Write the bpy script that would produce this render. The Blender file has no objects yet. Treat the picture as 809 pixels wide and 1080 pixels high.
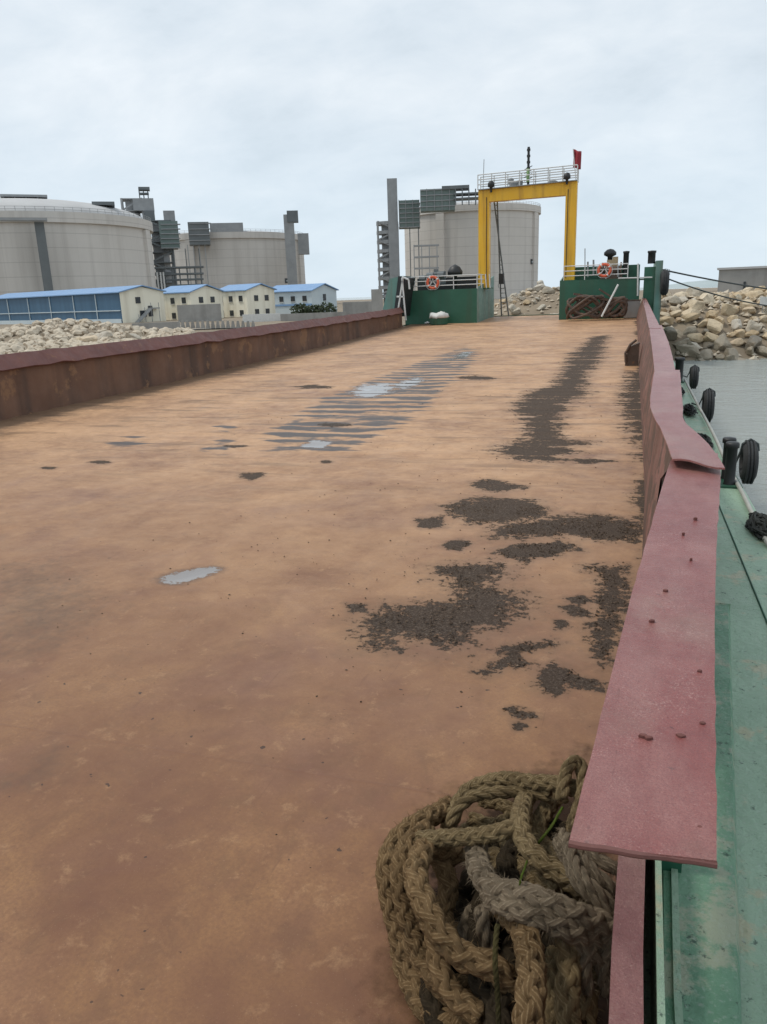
import bpy, math, random
import numpy as np
from mathutils import Vector, Matrix, noise
rnd = random.Random(7)
C = bpy.context.scene
COL = C.collection

# ---------------------------------------------------------------- camera (eye 2.2 m above the deck, barge axis = +Y)
H, F = 2.2, 811.0
PIT, YAW, ROLL = math.radians(15.67), math.radians(17.62), 0.035
cf = Vector((-math.sin(YAW) * math.cos(PIT), math.cos(YAW) * math.cos(PIT), -math.sin(PIT)))
r0 = Vector((math.cos(YAW), math.sin(YAW), 0)); u0 = r0.cross(cf)
cr = r0 * math.cos(ROLL) - u0 * math.sin(ROLL)
cu = u0 * math.cos(ROLL) + r0 * math.sin(ROLL)
EYE = Vector((0, 0, H))
cam = bpy.data.cameras.new("camera"); co = bpy.data.objects.new("camera", cam); COL.objects.link(co)
m = Matrix((cr, cu, -cf)).transposed().to_4x4(); m.translation = EYE
co.matrix_world = m
cam.sensor_fit = 'VERTICAL'; cam.sensor_height = 36; cam.lens = F / 1080 * 36
cam.clip_start = 0.05; cam.clip_end = 30000
C.camera = co

def ray(x, y): return cf * F + cr * (x - 404.5) + cu * (540 - y)
def atz(x, y, z):
    d = ray(x, y); return EYE + d * ((z - H) / d.z)
def atY(x, y, Y):
    d = ray(x, y); return EYE + d * (Y / d.y)
def atD(x, y, D):
    d = ray(x, y); return EYE + d * (D / math.hypot(d.x, d.y))
def sheer(Y): return 0.55 * max(0.0, (Y - 8) / 37) ** 1.5
def ondeck(x, y, h=0.0):
    z = h
    for _ in range(30):
        P = atz(x, y, z); z = .5 * z + .5 * (h + sheer(P.y))
    return atz(x, y, z)

# ---------------------------------------------------------------- materials
def newmat(name):
    mt = bpy.data.materials.new(name); mt.use_nodes = True
    nt = mt.node_tree; b = nt.nodes['Principled BSDF']
    return mt, nt, b
def N(nt, t, **kw):
    n = nt.nodes.new(t)
    for k, v in kw.items(): setattr(n, k, v)
    return n
def ramp(nt, fac, stops):
    r = N(nt, 'ShaderNodeValToRGB'); el = r.color_ramp.elements
    while len(el) < len(stops): el.new(.5)
    for e, (p, c) in zip(el, stops):
        e.position = p; e.color = (c[0], c[1], c[2], 1) if not isinstance(c, (int, float)) else (c, c, c, 1)
    nt.links.new(fac, r.inputs[0]); return r.outputs[0]
def noi(nt, vec, scale, detail=6, rough=.6, dist=0.0):
    n = N(nt, 'ShaderNodeTexNoise'); n.inputs['Scale'].default_value = scale; n.inputs['Detail'].default_value = detail
    n.inputs['Roughness'].default_value = rough; n.inputs['Distortion'].default_value = dist
    if vec is not None: nt.links.new(vec, n.inputs['Vector'])
    return n.outputs['Fac']
def mapping(nt, vec, sc):
    mp = N(nt, 'ShaderNodeMapping'); mp.inputs['Scale'].default_value = sc
    nt.links.new(vec, mp.inputs['Vector']); return mp.outputs[0]
def mix(nt, fac, a, b, mode='MIX'):
    mx = N(nt, 'ShaderNodeMix', data_type='RGBA', blend_type=mode)
    for s, v in ((mx.inputs[0], fac), (mx.inputs[6], a), (mx.inputs[7], b)):
        if hasattr(v, 'is_output'): nt.links.new(v, s)
        elif isinstance(v, (int, float)): s.default_value = v
        else: s.default_value = (v[0], v[1], v[2], 1)
    return mx.outputs[2]
def mth(nt, op, a, b=None, clamp=False):
    n = N(nt, 'ShaderNodeMath', operation=op); n.use_clamp = clamp
    for i, v in enumerate((a, b)):
        if v is None: continue
        if hasattr(v, 'is_output'): nt.links.new(v, n.inputs[i])
        else: n.inputs[i].default_value = v
    return n.outputs[0]
def objco(nt): return N(nt, 'ShaderNodeTexCoord').outputs['Object']
def worldco(nt): return N(nt, 'ShaderNodeNewGeometry').outputs['Position']
def bump(nt, b, h, strength, dist=.02):
    bp = N(nt, 'ShaderNodeBump'); bp.inputs['Strength'].default_value = strength; bp.inputs['Distance'].default_value = dist
    nt.links.new(h, bp.inputs['Height']); nt.links.new(bp.outputs[0], b.inputs['Normal'])
def weathered(name, c1, c2, scale=3, rough=.7, spots=None, spot_scale=8, spot_lo=.62, bmp=.3, bscale=40, streak=None, metal=0.0, bdist=.01, rnd_tint=0.0):
    """paint / steel / stone with two mixed tones, optional spots of a third colour and vertical streaks"""
    mt, nt, b = newmat(name); v = worldco(nt)
    col = ramp(nt, noi(nt, v, scale, 8, .65), [(.3, c1), (.7, c2)])
    if streak:
        s = noi(nt, mapping(nt, v, (streak[1], streak[1], streak[1] * .06)), 1, 5, .6)
        col = mix(nt, ramp(nt, s, [(.48, 0), (.68, streak[2])]), col, streak[0])
    if spots:
        sp = noi(nt, v, spot_scale, 7, .7)
        col = mix(nt, ramp(nt, sp, [(spot_lo, 0), (spot_lo + .04, 1)]), col, spots)
    if rnd_tint:
        oi = N(nt, 'ShaderNodeObjectInfo')
        col = mix(nt, mth(nt, 'MULTIPLY', oi.outputs['Random'], rnd_tint), col, (.2, .18, .15))
    nt.links.new(col, b.inputs['Base Color'])
    b.inputs['Metallic'].default_value = metal
    rr = ramp(nt, noi(nt, v, scale * 3, 4), [(.3, max(0, rough - .12)), (.7, min(1, rough + .12))])
    nt.links.new(rr, b.inputs['Roughness'])
    if bmp: bump(nt, b, noi(nt, v, bscale, 8, .7), bmp, bdist)
    return mt

M = {}
M['pink'] = None
def plate_paint(name, c1, c2, worn, ws=.72):
    mt, nt, b = newmat(name); v = worldco(nt)
    col = ramp(nt, noi(nt, v, 5, 8, .7), [(.3, c1), (.72, c2)])
    fine = noi(nt, v, 90, 6, .75)
    mid = noi(nt, v, 7, 5, .6)
    wn = mth(nt, 'ADD', mth(nt, 'MULTIPLY', noi(nt, v, 150, 4, .7), .85), mth(nt, 'MULTIPLY', mid, .32))
    col = mix(nt, ramp(nt, wn, [(ws - .05, 0), (ws + .09, .7)]), col, worn)
    dk = noi(nt, v, 22, 3, .5)
    col = mix(nt, ramp(nt, dk, [(.70, 0), (.74, .9)]), col, (.09, .03, .028))
    film = noi(nt, mapping(nt, v, (2.2, .9, 1)), 1.6, 7, .65, .4)
    col = mix(nt, ramp(nt, film, [(.45, 0), (.68, .5)]), col, (.40, .215, .19))
    grain = noi(nt, v, 230, 3, .6)
    col = mix(nt, ramp(nt, grain, [(.40, .45), (.55, 0)]), col, (.15, .04, .042))
    scr = noi(nt, mapping(nt, v, (60, 5, 1)), 1, 4, .6, .8)
    col = mix(nt, ramp(nt, scr, [(.66, 0), (.72, .55)]), col, (.16, .06, .05))
    blot = noi(nt, v, 4.5, 7, .72, .6)
    col = mix(nt, ramp(nt, blot, [(.55, 0), (.66, .5)]), col, (.20, .075, .062))
    drt = noi(nt, v, 1.7, 6, .6)
    col = mix(nt, ramp(nt, drt, [(.55, 0), (.8, .5)]), col, (.30, .22, .17))
    nt.links.new(col, b.inputs['Base Color'])
    nt.links.new(ramp(nt, fine, [(.3, .24), (.7, .42)]), b.inputs['Roughness'])
    bump(nt, b, mth(nt, 'ADD', mth(nt, 'MULTIPLY', fine, .6), noi(nt, v, 28, 6, .7)), .8, .010)
    return mt
M['pink'] = plate_paint('faded_red_oxide_paint', (.19, .048, .044), (.29, .090, .080), (.55, .35, .31), .69)
M['redstrip'] = plate_paint('dull_red_paint', (.13, .045, .042), (.20, .075, .068), (.36, .24, .21), .70)
M['maroon'] = weathered('dark_red_oxide_paint', (.115, .042, .036), (.17, .064, .05), 2, .6, (.19, .085, .045), 5, .6, .3)
M['rustwall'] = weathered('rusty_bulwark_plate', (.135, .068, .042), (.21, .112, .07), .9, .75, (.24, .13, .07), 1.1, .58, .4, 30, ((.06, .04, .032), 1.1, .8))
M['rustpink'] = weathered('rusty_pink_plate', (.17, .08, .058), (.27, .125, .10), 2.2, .7, (.10, .055, .038), 2.5, .47, .4, 30, ((.11, .05, .03), 2.0, .8))
M['rustdark'] = weathered('dark_rust', (.10, .035, .03), (.16, .06, .05), 40, .85)
M['scrap'] = weathered('scrap_steel', (.06, .042, .034), (.14, .095, .07), 3, .8, (.2, .10, .05), 6, .6, .4)
def green_deck(name, c1, c2, cream, amt):
    mt, nt, b = newmat(name); v = worldco(nt)
    col = ramp(nt, noi(nt, v, 3.2, 8, .65), [(.3, c1), (.7, c2)])
    col = mix(nt, ramp(nt, noi(nt, v, 3.6, 9, .7), [(amt - .05, 0), (amt + .01, .8)]), col, cream)
    col = mix(nt, ramp(nt, noi(nt, v, 26, 6, .7), [(.60, 0), (.66, .8)]), col, (.03, .07, .05))
    col = mix(nt, ramp(nt, noi(nt, v, 60, 5, .75), [(.54, 0), (.66, .55)]), col, (.42, .50, .43))
    nt.links.new(col, b.inputs['Base Color'])
    col = mix(nt, ramp(nt, noi(nt, mapping(nt, v, (34, 3, 1)), 1, 5, .65, .5), [(.6, 0), (.7, .45)]), col, (.05, .12, .085))
    col = mix(nt, ramp(nt, noi(nt, v, 11, 7, .75), [(.61, 0), (.66, .4)]), col, (.26, .20, .13))
    nt.links.new(ramp(nt, noi(nt, v, 9, 5), [(.3, .35), (.7, .6)]), b.inputs['Roughness'])
    bump(nt, b, mth(nt, 'ADD', noi(nt, v, 45, 8, .75), mth(nt, 'MULTIPLY', noi(nt, v, 14, 6), 1.6)), 1.0, .016)
    return mt
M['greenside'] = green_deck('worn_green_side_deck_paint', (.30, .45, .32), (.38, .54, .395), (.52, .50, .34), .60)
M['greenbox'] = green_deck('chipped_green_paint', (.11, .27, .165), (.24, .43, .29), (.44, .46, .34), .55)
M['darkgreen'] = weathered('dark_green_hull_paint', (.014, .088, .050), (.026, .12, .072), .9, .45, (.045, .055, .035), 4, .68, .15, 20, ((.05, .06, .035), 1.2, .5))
M['teal'] = weathered('faded_teal_green_paint', (.10, .21, .18), (.15, .27, .23), 1.2, .5, (.10, .08, .05), 5, .7, .15, 20, ((.16, .13, .09), 1.5, .5))
M['yellow'] = weathered('yellow_gantry_paint', (.80, .43, .015), (.84, .49, .035), 1, .45, (.22, .10, .03), 4, .7, .1, 20, ((.35, .17, .03), 2.5, .7))
M['white'] = weathered('white_rail_paint', (.55, .55, .53), (.68, .68, .66), 4, .5, (.25, .14, .08), 12, .7, .1)
M['black'] = weathered('black_steel', (.012, .013, .014), (.025, .026, .027), 3, .5, bmp=.1)
M['rubber'] = weathered('tyre_rubber', (.016, .017, .018), (.035, .036, .037), 6, .75, (.07, .07, .065), 9, .68, .4, 40)
M['orange'] = weathered('lifebuoy_orange', (.62, .10, .045), (.70, .15, .07), 4, .5, bmp=0)
M['redflag'] = weathered('red_flag_cloth', (.24, .018, .028), (.31, .03, .04), 4, .8, bmp=0)
M['concrete'] = None
def tank_concrete(name, c1, c2):
    mt, nt, b = newmat(name); v = objco(nt)
    sp = N(nt, 'ShaderNodeSeparateXYZ'); nt.links.new(v, sp.inputs[0])
    col = ramp(nt, noi(nt, v, .05, 7, .65), [(.3, c1), (.7, c2)])
    zf = mth(nt, 'FRACT', mth(nt, 'DIVIDE', sp.outputs[2], 4.1))
    line = mth(nt, 'LESS_THAN', zf, .06)
    col = mix(nt, mth(nt, 'MULTIPLY', line, .26), col, (.18, .17, .16))
    an = mth(nt, 'ARCTAN2', sp.outputs[1], sp.outputs[0])
    vl = mth(nt, 'LESS_THAN', mth(nt, 'FRACT', mth(nt, 'MULTIPLY', an, 9.55)), .02)
    col = mix(nt, mth(nt, 'MULTIPLY', vl, .16), col, (.2, .19, .18))
    st = noi(nt, mapping(nt, v, (.35, .35, .012)), 1, 5, .6)
    col = mix(nt, ramp(nt, st, [(.47, 0), (.7, .3)]), col, (.30, .275, .25))
    pn = N(nt, 'ShaderNodeTexBrick'); 
    nt.links.new(col, b.inputs['Base Color']); b.inputs['Roughness'].default_value = .85
    nt.nodes.remove(pn)
    return mt
M['concrete'] = tank_concrete('pale_tank_concrete', (.55, .52, .48), (.63, .60, .56))
M['concrete2'] = weathered('grey_concrete', (.27, .265, .25), (.37, .36, .34), .6, .85, bmp=.2, bscale=6, streak=((.16, .15, .14), .5, .5))
M['roofgrey'] = weathered('tank_roof_grey', (.42, .42, .42), (.50, .50, .50), .1, .7, bmp=0)
M['towersteel'] = weathered('grey_tower_steel', (.24, .25, .255), (.33, .34, .345), .3, .6, bmp=0)
M['towerdark'] = weathered('dark_tower_cladding', (.11, .125, .13), (.16, .175, .18), .2, .6, bmp=0)
M['towergreen'] = weathered('green_tower_cladding', (.12, .165, .155), (.17, .215, .20), .2, .6, bmp=0)
M['cream'] = weathered('cream_wall', (.80, .765, .63), (.86, .82, .69), .3, .8, bmp=0, streak=((.4, .35, .25), .5, .4))
M['bluewhite'] = weathered('pale_blue_wall', (.46, .54, .58), (.55, .62, .65), .3, .8, bmp=0)
M['blueroof'] = weathered('blue_sheet_roof', (.16, .29, .50), (.20, .34, .55), .4, .5, bmp=0)
def sheet(name, c1, c2):
    mt, nt, b = newmat(name); v = worldco(nt)
    col = ramp(nt, noi(nt, mapping(nt, v, (.4, .4, .05)), 1, 6, .6), [(.3, c1), (.7, c2)])
    nt.links.new(col, b.inputs['Base Color']); b.inputs['Roughness'].default_value = .5
    return mt
M['bluewall'] = sheet('blue_sheet_wall', (.028, .085, .15), (.05, .13, .22))
M['window'] = weathered('dark_window', (.02, .025, .03), (.04, .045, .05), 1, .2, bmp=0)
def rockmat(name, cols, rough=.85):
    mt, nt, b = newmat(name); v = objco(nt)
    oi = N(nt, 'ShaderNodeObjectInfo')
    base = ramp(nt, oi.outputs['Random'], [(i / (len(cols) - 1), c) for i, c in enumerate(cols)])
    n1 = noi(nt, v, 2.2, 8, .7)
    col = mix(nt, ramp(nt, n1, [(.42, 0), (.7, .55)]), base, (.22, .16, .10))
    col = mix(nt, ramp(nt, noi(nt, v, 5, 6, .7), [(.58, 0), (.68, .5)]), col, (.45, .42, .36))
    nt.links.new(col, b.inputs['Base Color']); b.inputs['Roughness'].default_value = rough
    bump(nt, b, noi(nt, v, 6, 9, .7), .6, .08)
    return mt
M['rocktan'] = rockmat('tan_boulder', [(.50, .39, .25), (.58, .48, .34), (.54, .40, .24), (.66, .57, .43), (.42, .29, .17)])
M['rockgrey'] = rockmat('grey_wet_boulder', [(.17, .15, .12), (.27, .235, .18), (.34, .29, .215)], .6)
M['rockpale'] = rockmat('pale_boulder', [(.50, .46, .38), (.44, .39, .31), (.55, .51, .44)])
M['dirt'] = weathered('sandy_ground', (.19, .15, .105), (.29, .235, .17), .25, .95, (.18, .15, .115), .6, .58, .5, 2, bdist=.1)
M['bush'] = weathered('dark_foliage', (.03, .045, .02), (.05, .07, .03), 2, .8, bmp=0)
M['hill'] = weathered('hazy_hill', (.34, .40, .41), (.40, .46, .47), .01, .95, bmp=0)
M['sack'] = weathered('white_sack', (.58, .58, .55), (.70, .70, .67), 4, .8, bmp=.2)
M['cable'] = weathered('mooring_line_dark', (.04, .05, .05), (.07, .08, .08), 8, .8, bmp=.1)
M['hose'] = weathered('pale_grey_pipe', (.30, .31, .28), (.42, .42, .38), 4, .6, (.08, .07, .06), 10, .64, .2)
M['net'] = weathered('black_net_twine', (.012, .013, .012), (.03, .035, .03), 20, .9, bmp=.3)

def ropemat(name, c1, c2, worn):
    mt, nt, b = newmat(name)
    uv = N(nt, 'ShaderNodeTexCoord').outputs['UV']
    fib = noi(nt, mapping(nt, uv, (10, 9, 1)), 1, 6, .8)
    su = N(nt, 'ShaderNodeSeparateXYZ'); nt.links.new(uv, su.inputs[0])
    yarn = mth(nt, 'SINE', mth(nt, 'ADD', mth(nt, 'MULTIPLY', su.outputs[1], 22), mth(nt, 'MULTIPLY', su.outputs[0], 34)))
    fib = mth(nt, 'ADD', mth(nt, 'MULTIPLY', fib, .8), mth(nt, 'MULTIPLY', yarn, .12))
    v = worldco(nt)
    col = ramp(nt, noi(nt, v, 8, 7, .65), [(.3, c1), (.7, c2)])
    col = mix(nt, ramp(nt, fib, [(.42, 0), (.72, .75)]), col, worn)
    col = mix(nt, ramp(nt, noi(nt, v, 17, 5, .6), [(.55, 0), (.7, .6)]), col, (.045, .033, .02))
    nt.links.new(col, b.inputs['Base Color']); b.inputs['Roughness'].default_value = .95; b.inputs['Specular IOR Level'].default_value = .12
    fine = noi(nt, v, 420, 4, .8)
    bump(nt, b, mth(nt, 'ADD', fib, mth(nt, 'MULTIPLY', fine, .8)), 1.0, .008)
    return mt
M['ropebrown'] = ropemat('brown_plaited_hawser', (.115, .068, .030), (.28, .18, .09), (.62, .45, .25))
M['ropekhaki'] = ropemat('khaki_hawser', (.13, .088, .042), (.30, .22, .115), (.62, .48, .29))
M['ropegrey'] = ropemat('grey_chafed_hawser', (.14, .105, .07), (.30, .235, .16), (.58, .48, .35))
M['ropedark'] = ropemat('shade_dark_hawser', (.022, .016, .010), (.055, .04, .024), (.10, .075, .045))  # darkened to paint in the shade deep inside the rope heap
M['cordgreen'] = ropemat('green_cord', (.12, .2, .02), (.13, .16, .035), (.2, .22, .07))
M['corddark'] = ropemat('dark_cord', (.05, .045, .02), (.12, .10, .04), (.3, .25, .1))

# ---------------------------------------------------------------- mesh builder
class MB:
    def __init__(s): s.v = []; s.f = []; s.uv = None
    def add(s, vs, fs):
        o = len(s.v); s.v += [tuple(p) for p in vs]; s.f += [tuple(i + o for i in f) for f in fs]; return s
    def hexa(s, p):   # 8 corners: 4 bottom ccw, 4 top
        return s.add(p, [(3, 2, 1, 0), (4, 5, 6, 7), (0, 1, 5, 4), (1, 2, 6, 5), (2, 3, 7, 6), (3, 0, 4, 7)])
    def box(s, c, sz, rz=0.0):
        x, y, z = [k / 2 for k in sz]; ca, sa = math.cos(rz), math.sin(rz)
        p = []
        for dz in (-z, z):
            for dx, dy in ((-x, -y), (x, -y), (x, y), (-x, y)):
                p.append((c[0] + dx * ca - dy * sa, c[1] + dx * sa + dy * ca, c[2] + dz))
        return s.hexa(p)
    def bar(s, a, b, w, h=None):
        a, b = Vector(a), Vector(b); h = h or w; d = (b - a).normalized()
        up = Vector((0, 0, 1)) if abs(d.z) < .95 else Vector((0, 1, 0))
        x = d.cross(up).normalized() * (w / 2); y = x.cross(d).normalized() * (h / 2)
        return s.hexa([a - x - y, a + x - y, a + x + y, a - x + y, b - x - y, b + x - y, b + x + y, b - x + y])
    def tube(s, pts, r, n=8, caps=True, closed=False):
        pts = [Vector(p) for p in pts]; k = len(pts); o = len(s.v)
        rs = r if isinstance(r, (list, tuple)) else [r] * k
        ref = None
        for i, p in enumerate(pts):
            a = pts[(i - 1) % k] if (closed or i > 0) else p; b = pts[(i + 1) % k] if (closed or i < k - 1) else p
            d = (b - a).normalized()
            if ref is None: ref = Vector((0, 0, 1)) if abs(d.z) < .9 else Vector((1, 0, 0))
            x = (ref - d * ref.dot(d)).normalized(); ref = x; y = d.cross(x)
            for j in range(n):
                t = 2 * math.pi * j / n; s.v.append(tuple(p + (x * math.cos(t) + y * math.sin(t)) * rs[i]))
        for i in range(k if closed else k - 1):
            i2 = (i + 1) % k
            for j in range(n):
                j2 = (j + 1) % n
                s.f.append((o + i * n + j, o + i * n + j2, o + i2 * n + j2, o + i2 * n + j))
        if caps and not closed:
            s.f.append(tuple(o + j for j in reversed(range(n)))); s.f.append(tuple(o + (k - 1) * n + j for j in range(n)))
        return s
    def lathe(s, prof, c=(0, 0, 0), n=24, axis='z', a0=0, a1=2 * math.pi):
        o = len(s.v); full = abs(a1 - a0 - 2 * math.pi) < 1e-6; cols = n if full else n + 1
        for r, z in prof:
            for j in range(cols):
                t = a0 + (a1 - a0) * j / n
                q = (r * math.cos(t), r * math.sin(t), z)
                if axis == 'x': q = (q[2], q[0], q[1])
                if axis == 'y': q = (q[0], q[2], q[1])
                s.v.append((c[0] + q[0], c[1] + q[1], c[2] + q[2]))
        for i in range(len(prof) - 1):
            for j in range(n):
                j2 = (j + 1) % cols
                s.f.append((o + i * cols + j, o + i * cols + j2, o + (i + 1) * cols + j2, o + (i + 1) * cols + j))
        return s
    def sheetgrid(s, rows):   # rows of points
        o = len(s.v); w = len(rows[0])
        for r in rows: s.v += [tuple(p) for p in r]
        for i in range(len(rows) - 1):
            for j in range(w - 1):
                s.f.append((o + i * w + j, o + i * w + j + 1, o + (i + 1) * w + j + 1, o + (i + 1) * w + j))
        return s
    def build(s, name, mt, parent=None, smooth=False, origin=None):
        V = np.array(s.v)
        if parent is not None: og = Vector(parent['_o']) if '_o' in parent else parent.location.copy()
        elif origin is not None: og = Vector(origin)
        else: og = Vector(((V[:, 0].min() + V[:, 0].max()) / 2, (V[:, 1].min() + V[:, 1].max()) / 2, V[:, 2].min()))
        me = bpy.data.meshes.new(name)
        me.from_pydata([tuple(q) for q in (V - np.array(og))], [], s.f)
        me.validate(); me.update()
        import bmesh
        bm = bmesh.new(); bm.from_mesh(me); bmesh.ops.recalc_face_normals(bm, faces=bm.faces); bm.to_mesh(me); bm.free()
        if smooth:
            me.polygons.foreach_set('use_smooth', [True] * len(me.polygons))
        me.materials.append(M[mt] if isinstance(mt, str) else mt)
        o = bpy.data.objects.new(name, me); COL.objects.link(o)
        if parent is not None:
            o.parent = parent
            WL[o.name] = WL[parent.name]
        else:
            o.location = og; WL[o.name] = og
        return o
WL = {}
class _P(dict): pass
def thing(name, loc, label, cat, group=None):
    o = bpy.data.objects.new(name, None); COL.objects.link(o); o.location = loc; o.empty_display_size = .2
    WL[o.name] = Vector(loc); return tag(o, label, cat, group)
def tag(o, label, cat, group=None):
    o['label'] = label; o['category'] = cat
    if group: o['group'] = group
    return o
def struct(o, kind='structure'): o['kind'] = kind; return o
# parts are built in world coordinates; a child mesh is stored relative to its top-level thing
_old_build = MB.build
def _build(s, name, mt, parent=None, smooth=False, origin=None):
    if parent is None: return _old_build(s, name, mt, None, smooth, origin)
    og = WL[parent.name]
    o = _old_build(s, name, mt, None, smooth, og)
    o.location = (0, 0, 0); o.parent = parent; WL[o.name] = og
    return o
MB.build = _build

def catmull(pts, step):
    pts = [Vector(p) for p in pts]; P = [pts[0] * 2 - pts[1]] + pts + [pts[-1] * 2 - pts[-2]]
    out = []
    for i in range(1, len(P) - 2):
        a, b, c, d = P[i - 1:i + 3]; n = max(2, int((c - b).length / step))
        for k in range(n):
            t = k / n
            out.append(.5 * ((2 * b) + (c - a) * t + (2 * a - 5 * b + 4 * c - d) * t * t + (3 * b - a - 3 * c + d) * t ** 3))
    out.append(pts[-1]); return out

# ================================================================= SETTING
# ---- sea
s = MB(); R_ = 9000
s.add([(-R_, -R_, -2), (R_, -R_, -2), (R_, R_, -2), (-R_, R_, -2)], [(0, 1, 2, 3)])
mt, nt, b = newmat('sea_water'); v = worldco(nt)
b.inputs['Base Color'].default_value = (.075, .10, .10, 1); b.inputs['Roughness'].default_value = .18; b.inputs['IOR'].default_value = 1.33
w1 = noi(nt, mapping(nt, v, (.55, 1.0, 1)), 1.3, 6, .6, .4); w2 = noi(nt, mapping(nt, v, (.8, 1.3, 1)), 5, 5, .6)
bump(nt, b, mth(nt, 'ADD', w1, mth(nt, 'MULTIPLY', w2, .45)), .85, .16)
foam = noi(nt, mapping(nt, v, (.25, .7, 1)), .9, 8, .7)
nt.links.new(mix(nt, ramp(nt, foam, [(.63, 0), (.72, .5)]), (.31, .34, .325), (.58, .60, .59)), b.inputs['Base Color'])
struct(s.build('sea', mt))

# ---- land
SX = [-900, -400, -100, -60, -40, -25, -14, -6, 0, 2, 8, 60, 900]
SY = [-400, -150, -30, 14, 32, 44, 53, 56, 53, 48.5, 50, 54, 60]
def sstep(a, b_, x):
    t = min(1, max(0, (x - a) / (b_ - a))); return t * t * (3 - 2 * t)
def landz(X, Y):
    d = Y - float(np.interp(X, SX, SY))
    t = X / max(Y, 1)
    pl = -.9 + 2.3 * sstep(-.24, -.10, t) * (1 - sstep(110, 240, Y))
    z = -5 + (pl + 5) * sstep(-9, 9, d) if d < 9 else pl
    # berm in front of the bow and rubble mounds on the left shore
    z += 1.0 * math.exp(-((X + 5) / 7) ** 2 - ((Y - 68) / 5) ** 2)
    for mx, my, rr, hh in RUB: z += hh * math.exp(-((X - mx) ** 2 + (Y - my) ** 2) / rr ** 2)
    z += .25 * (noise.noise(Vector((X * .13, Y * .13, 0)))) * sstep(-6, 4, d) * (1 - sstep(60, 200, Y))
    return z
RUB = []
for px, D, rr, hh in ((5, 62, 6, .25), (62, 78, 6, 1.0), (95, 82, 6, .7), (125, 88, 6, .3), (28, 74, 5, .6)):
    P = atD(px, 350, D); RUB.append((P.x, P.y, rr, hh))
xs = sorted(set([-900, -600, -400, -300, -220, -170, -135] + list(np.arange(-110, 40, 1.6)) + [44, 50, 58, 70, 90, 130, 200, 300, 500, 900]))
ys = sorted(set([-400, -250, -150, -100, -70, -50, -35, -20] + list(np.arange(-10, 110, 1.6)) + [115, 122, 132, 145, 160, 180, 210, 250, 300, 400, 520, 700, 900]))
g = MB(); g.sheetgrid([[(x, y, landz(x, y)) for x in xs] for y in ys])
struct(g.build('ground', 'dirt', smooth=True))
# ---- far hill on the right horizon
g = MB(); rows = []
for k in range(3):
    rows.append([])
prof = []
for i in range(41):
    px = 640 + i * 12; D = 1500
    P = atD(px, 300, D); e = math.exp(-((px - 735) / 40) ** 2) * 9 + math.exp(-((px - 850) / 90) ** 2) * 9 + 1.5 * noise.noise(Vector((px * .05, 3, 0)))
    rows[0].append((P.x, P.y, -2)); rows[1].append((P.x * 1.05, P.y * 1.05, -1 + max(0, e))); rows[2].append((P.x * 1.2, P.y * 1.2, -2))
g.sheetgrid(rows); struct(g.build('hill', 'hill', smooth=True))

# ---- main deck (dented rusty plate with grit and puddles, attributes carry where the grit, water and painted-in shade lie)
def wallx(Y): return float(np.interp(Y, [-4, 1.5, 5, 8.7, 14, 35, 52], [.0, .05, .17, .27, .30, .41, .45]))
z3 = lambda pts: [ondeck(350 + x / 2.311, 500 + y / 2.311) for x, y in pts]
z2 = lambda pts: [ondeck(380 + x / 2.528, 320 + y / 2.528) for x, y in pts]
px_ = lambda pts: [ondeck(x, y) for x, y in pts]
GR = [z3(p) for p in (
 [(85,350),(130,325),(200,320),(290,305),(320,285),(270,250),(262,225),(330,218),(420,218),(425,240),(380,265),(400,280),(450,285),(462,325),(430,350),(400,370),(330,395),(310,420),(270,415),(200,395),(150,400),(150,420),(100,420),(80,385)],
 [(38,315),(80,315),(85,335),(40,338)], [(275,80),(350,60),(500,65),(525,85),(480,120),(350,122),(290,100)],
 [(390,135),(540,105),(640,100),(760,125),(740,165),(560,150),(400,155)], [(270,175),(310,158),(340,168),(310,188)],
 [(405,185),(470,170),(590,170),(600,185),(500,205),(470,215),(420,200)],
 [(615,225),(720,225),(725,290),(690,400),(660,480),(650,440),(640,370),(650,300),(660,250)],
 [(540,320),(590,320),(650,340),(590,350)], [(570,300),(610,295),(640,312),(590,318)], [(540,355),(570,355),(575,375),(548,380)],
 [(360,485),(400,460),(420,420),(470,410),(560,412),(540,422),(460,438),(470,470),(410,475),(385,495)],
 [(490,520),(510,480),(540,460),(590,480),(660,510),(660,530),(570,510),(555,535),(520,535)],
 [(420,575),(440,568),(510,590),(480,600),(440,597)], [(440,608),(475,606),(472,628),(445,627)])]
NEAR_GR = list(GR)
GR += [z2(p) for p in (
 [(360,380),(440,365),(450,330),(440,300),(410,290),(440,240),(520,215),(560,140),(620,90),(660,85),(640,140),(600,200),(590,250),(545,270),(535,310),(520,340),(540,360),(600,375),(540,400),(520,420),(400,412)],
 [(718,180),(760,190),(770,260),(770,420),(720,340),(705,300),(700,250)], [(540,418),(600,415),(680,420),(600,428)], [(300,480),(350,470),(440,492),(380,505),(320,500)],
 [(150,575),(220,570),(225,598),(160,600)])]
def ell(cx, cy, w, h):
    return px_([(cx + w / 2 * math.cos(t), cy + h / 2 * math.sin(t) * (1 + .3 * math.cos(3 * t + cx))) for t in np.linspace(0, 2 * math.pi, 9)[:-1]])
GR += [ell(*e) for e in ((52, 494, 16, 3), (104, 488, 24, 4), (247, 471, 28, 3), (265, 502, 28, 7), (345, 487, 14, 3), (353, 448, 30, 5), (332, 408, 36, 4), (480, 575, 24, 9), (500, 398, 40, 4))]
WT = [px_(p) for p in ([(270, 484), (285, 452), (340, 420), (410, 392), (490, 365), (512, 372), (480, 405), (440, 442), (370, 478)],
   [(195, 478), (235, 462), (262, 466), (240, 480)], [(100, 470), (140, 458), (170, 462), (130, 474)], [(215, 452), (240, 444), (262, 448), (240, 456)])]
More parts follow.
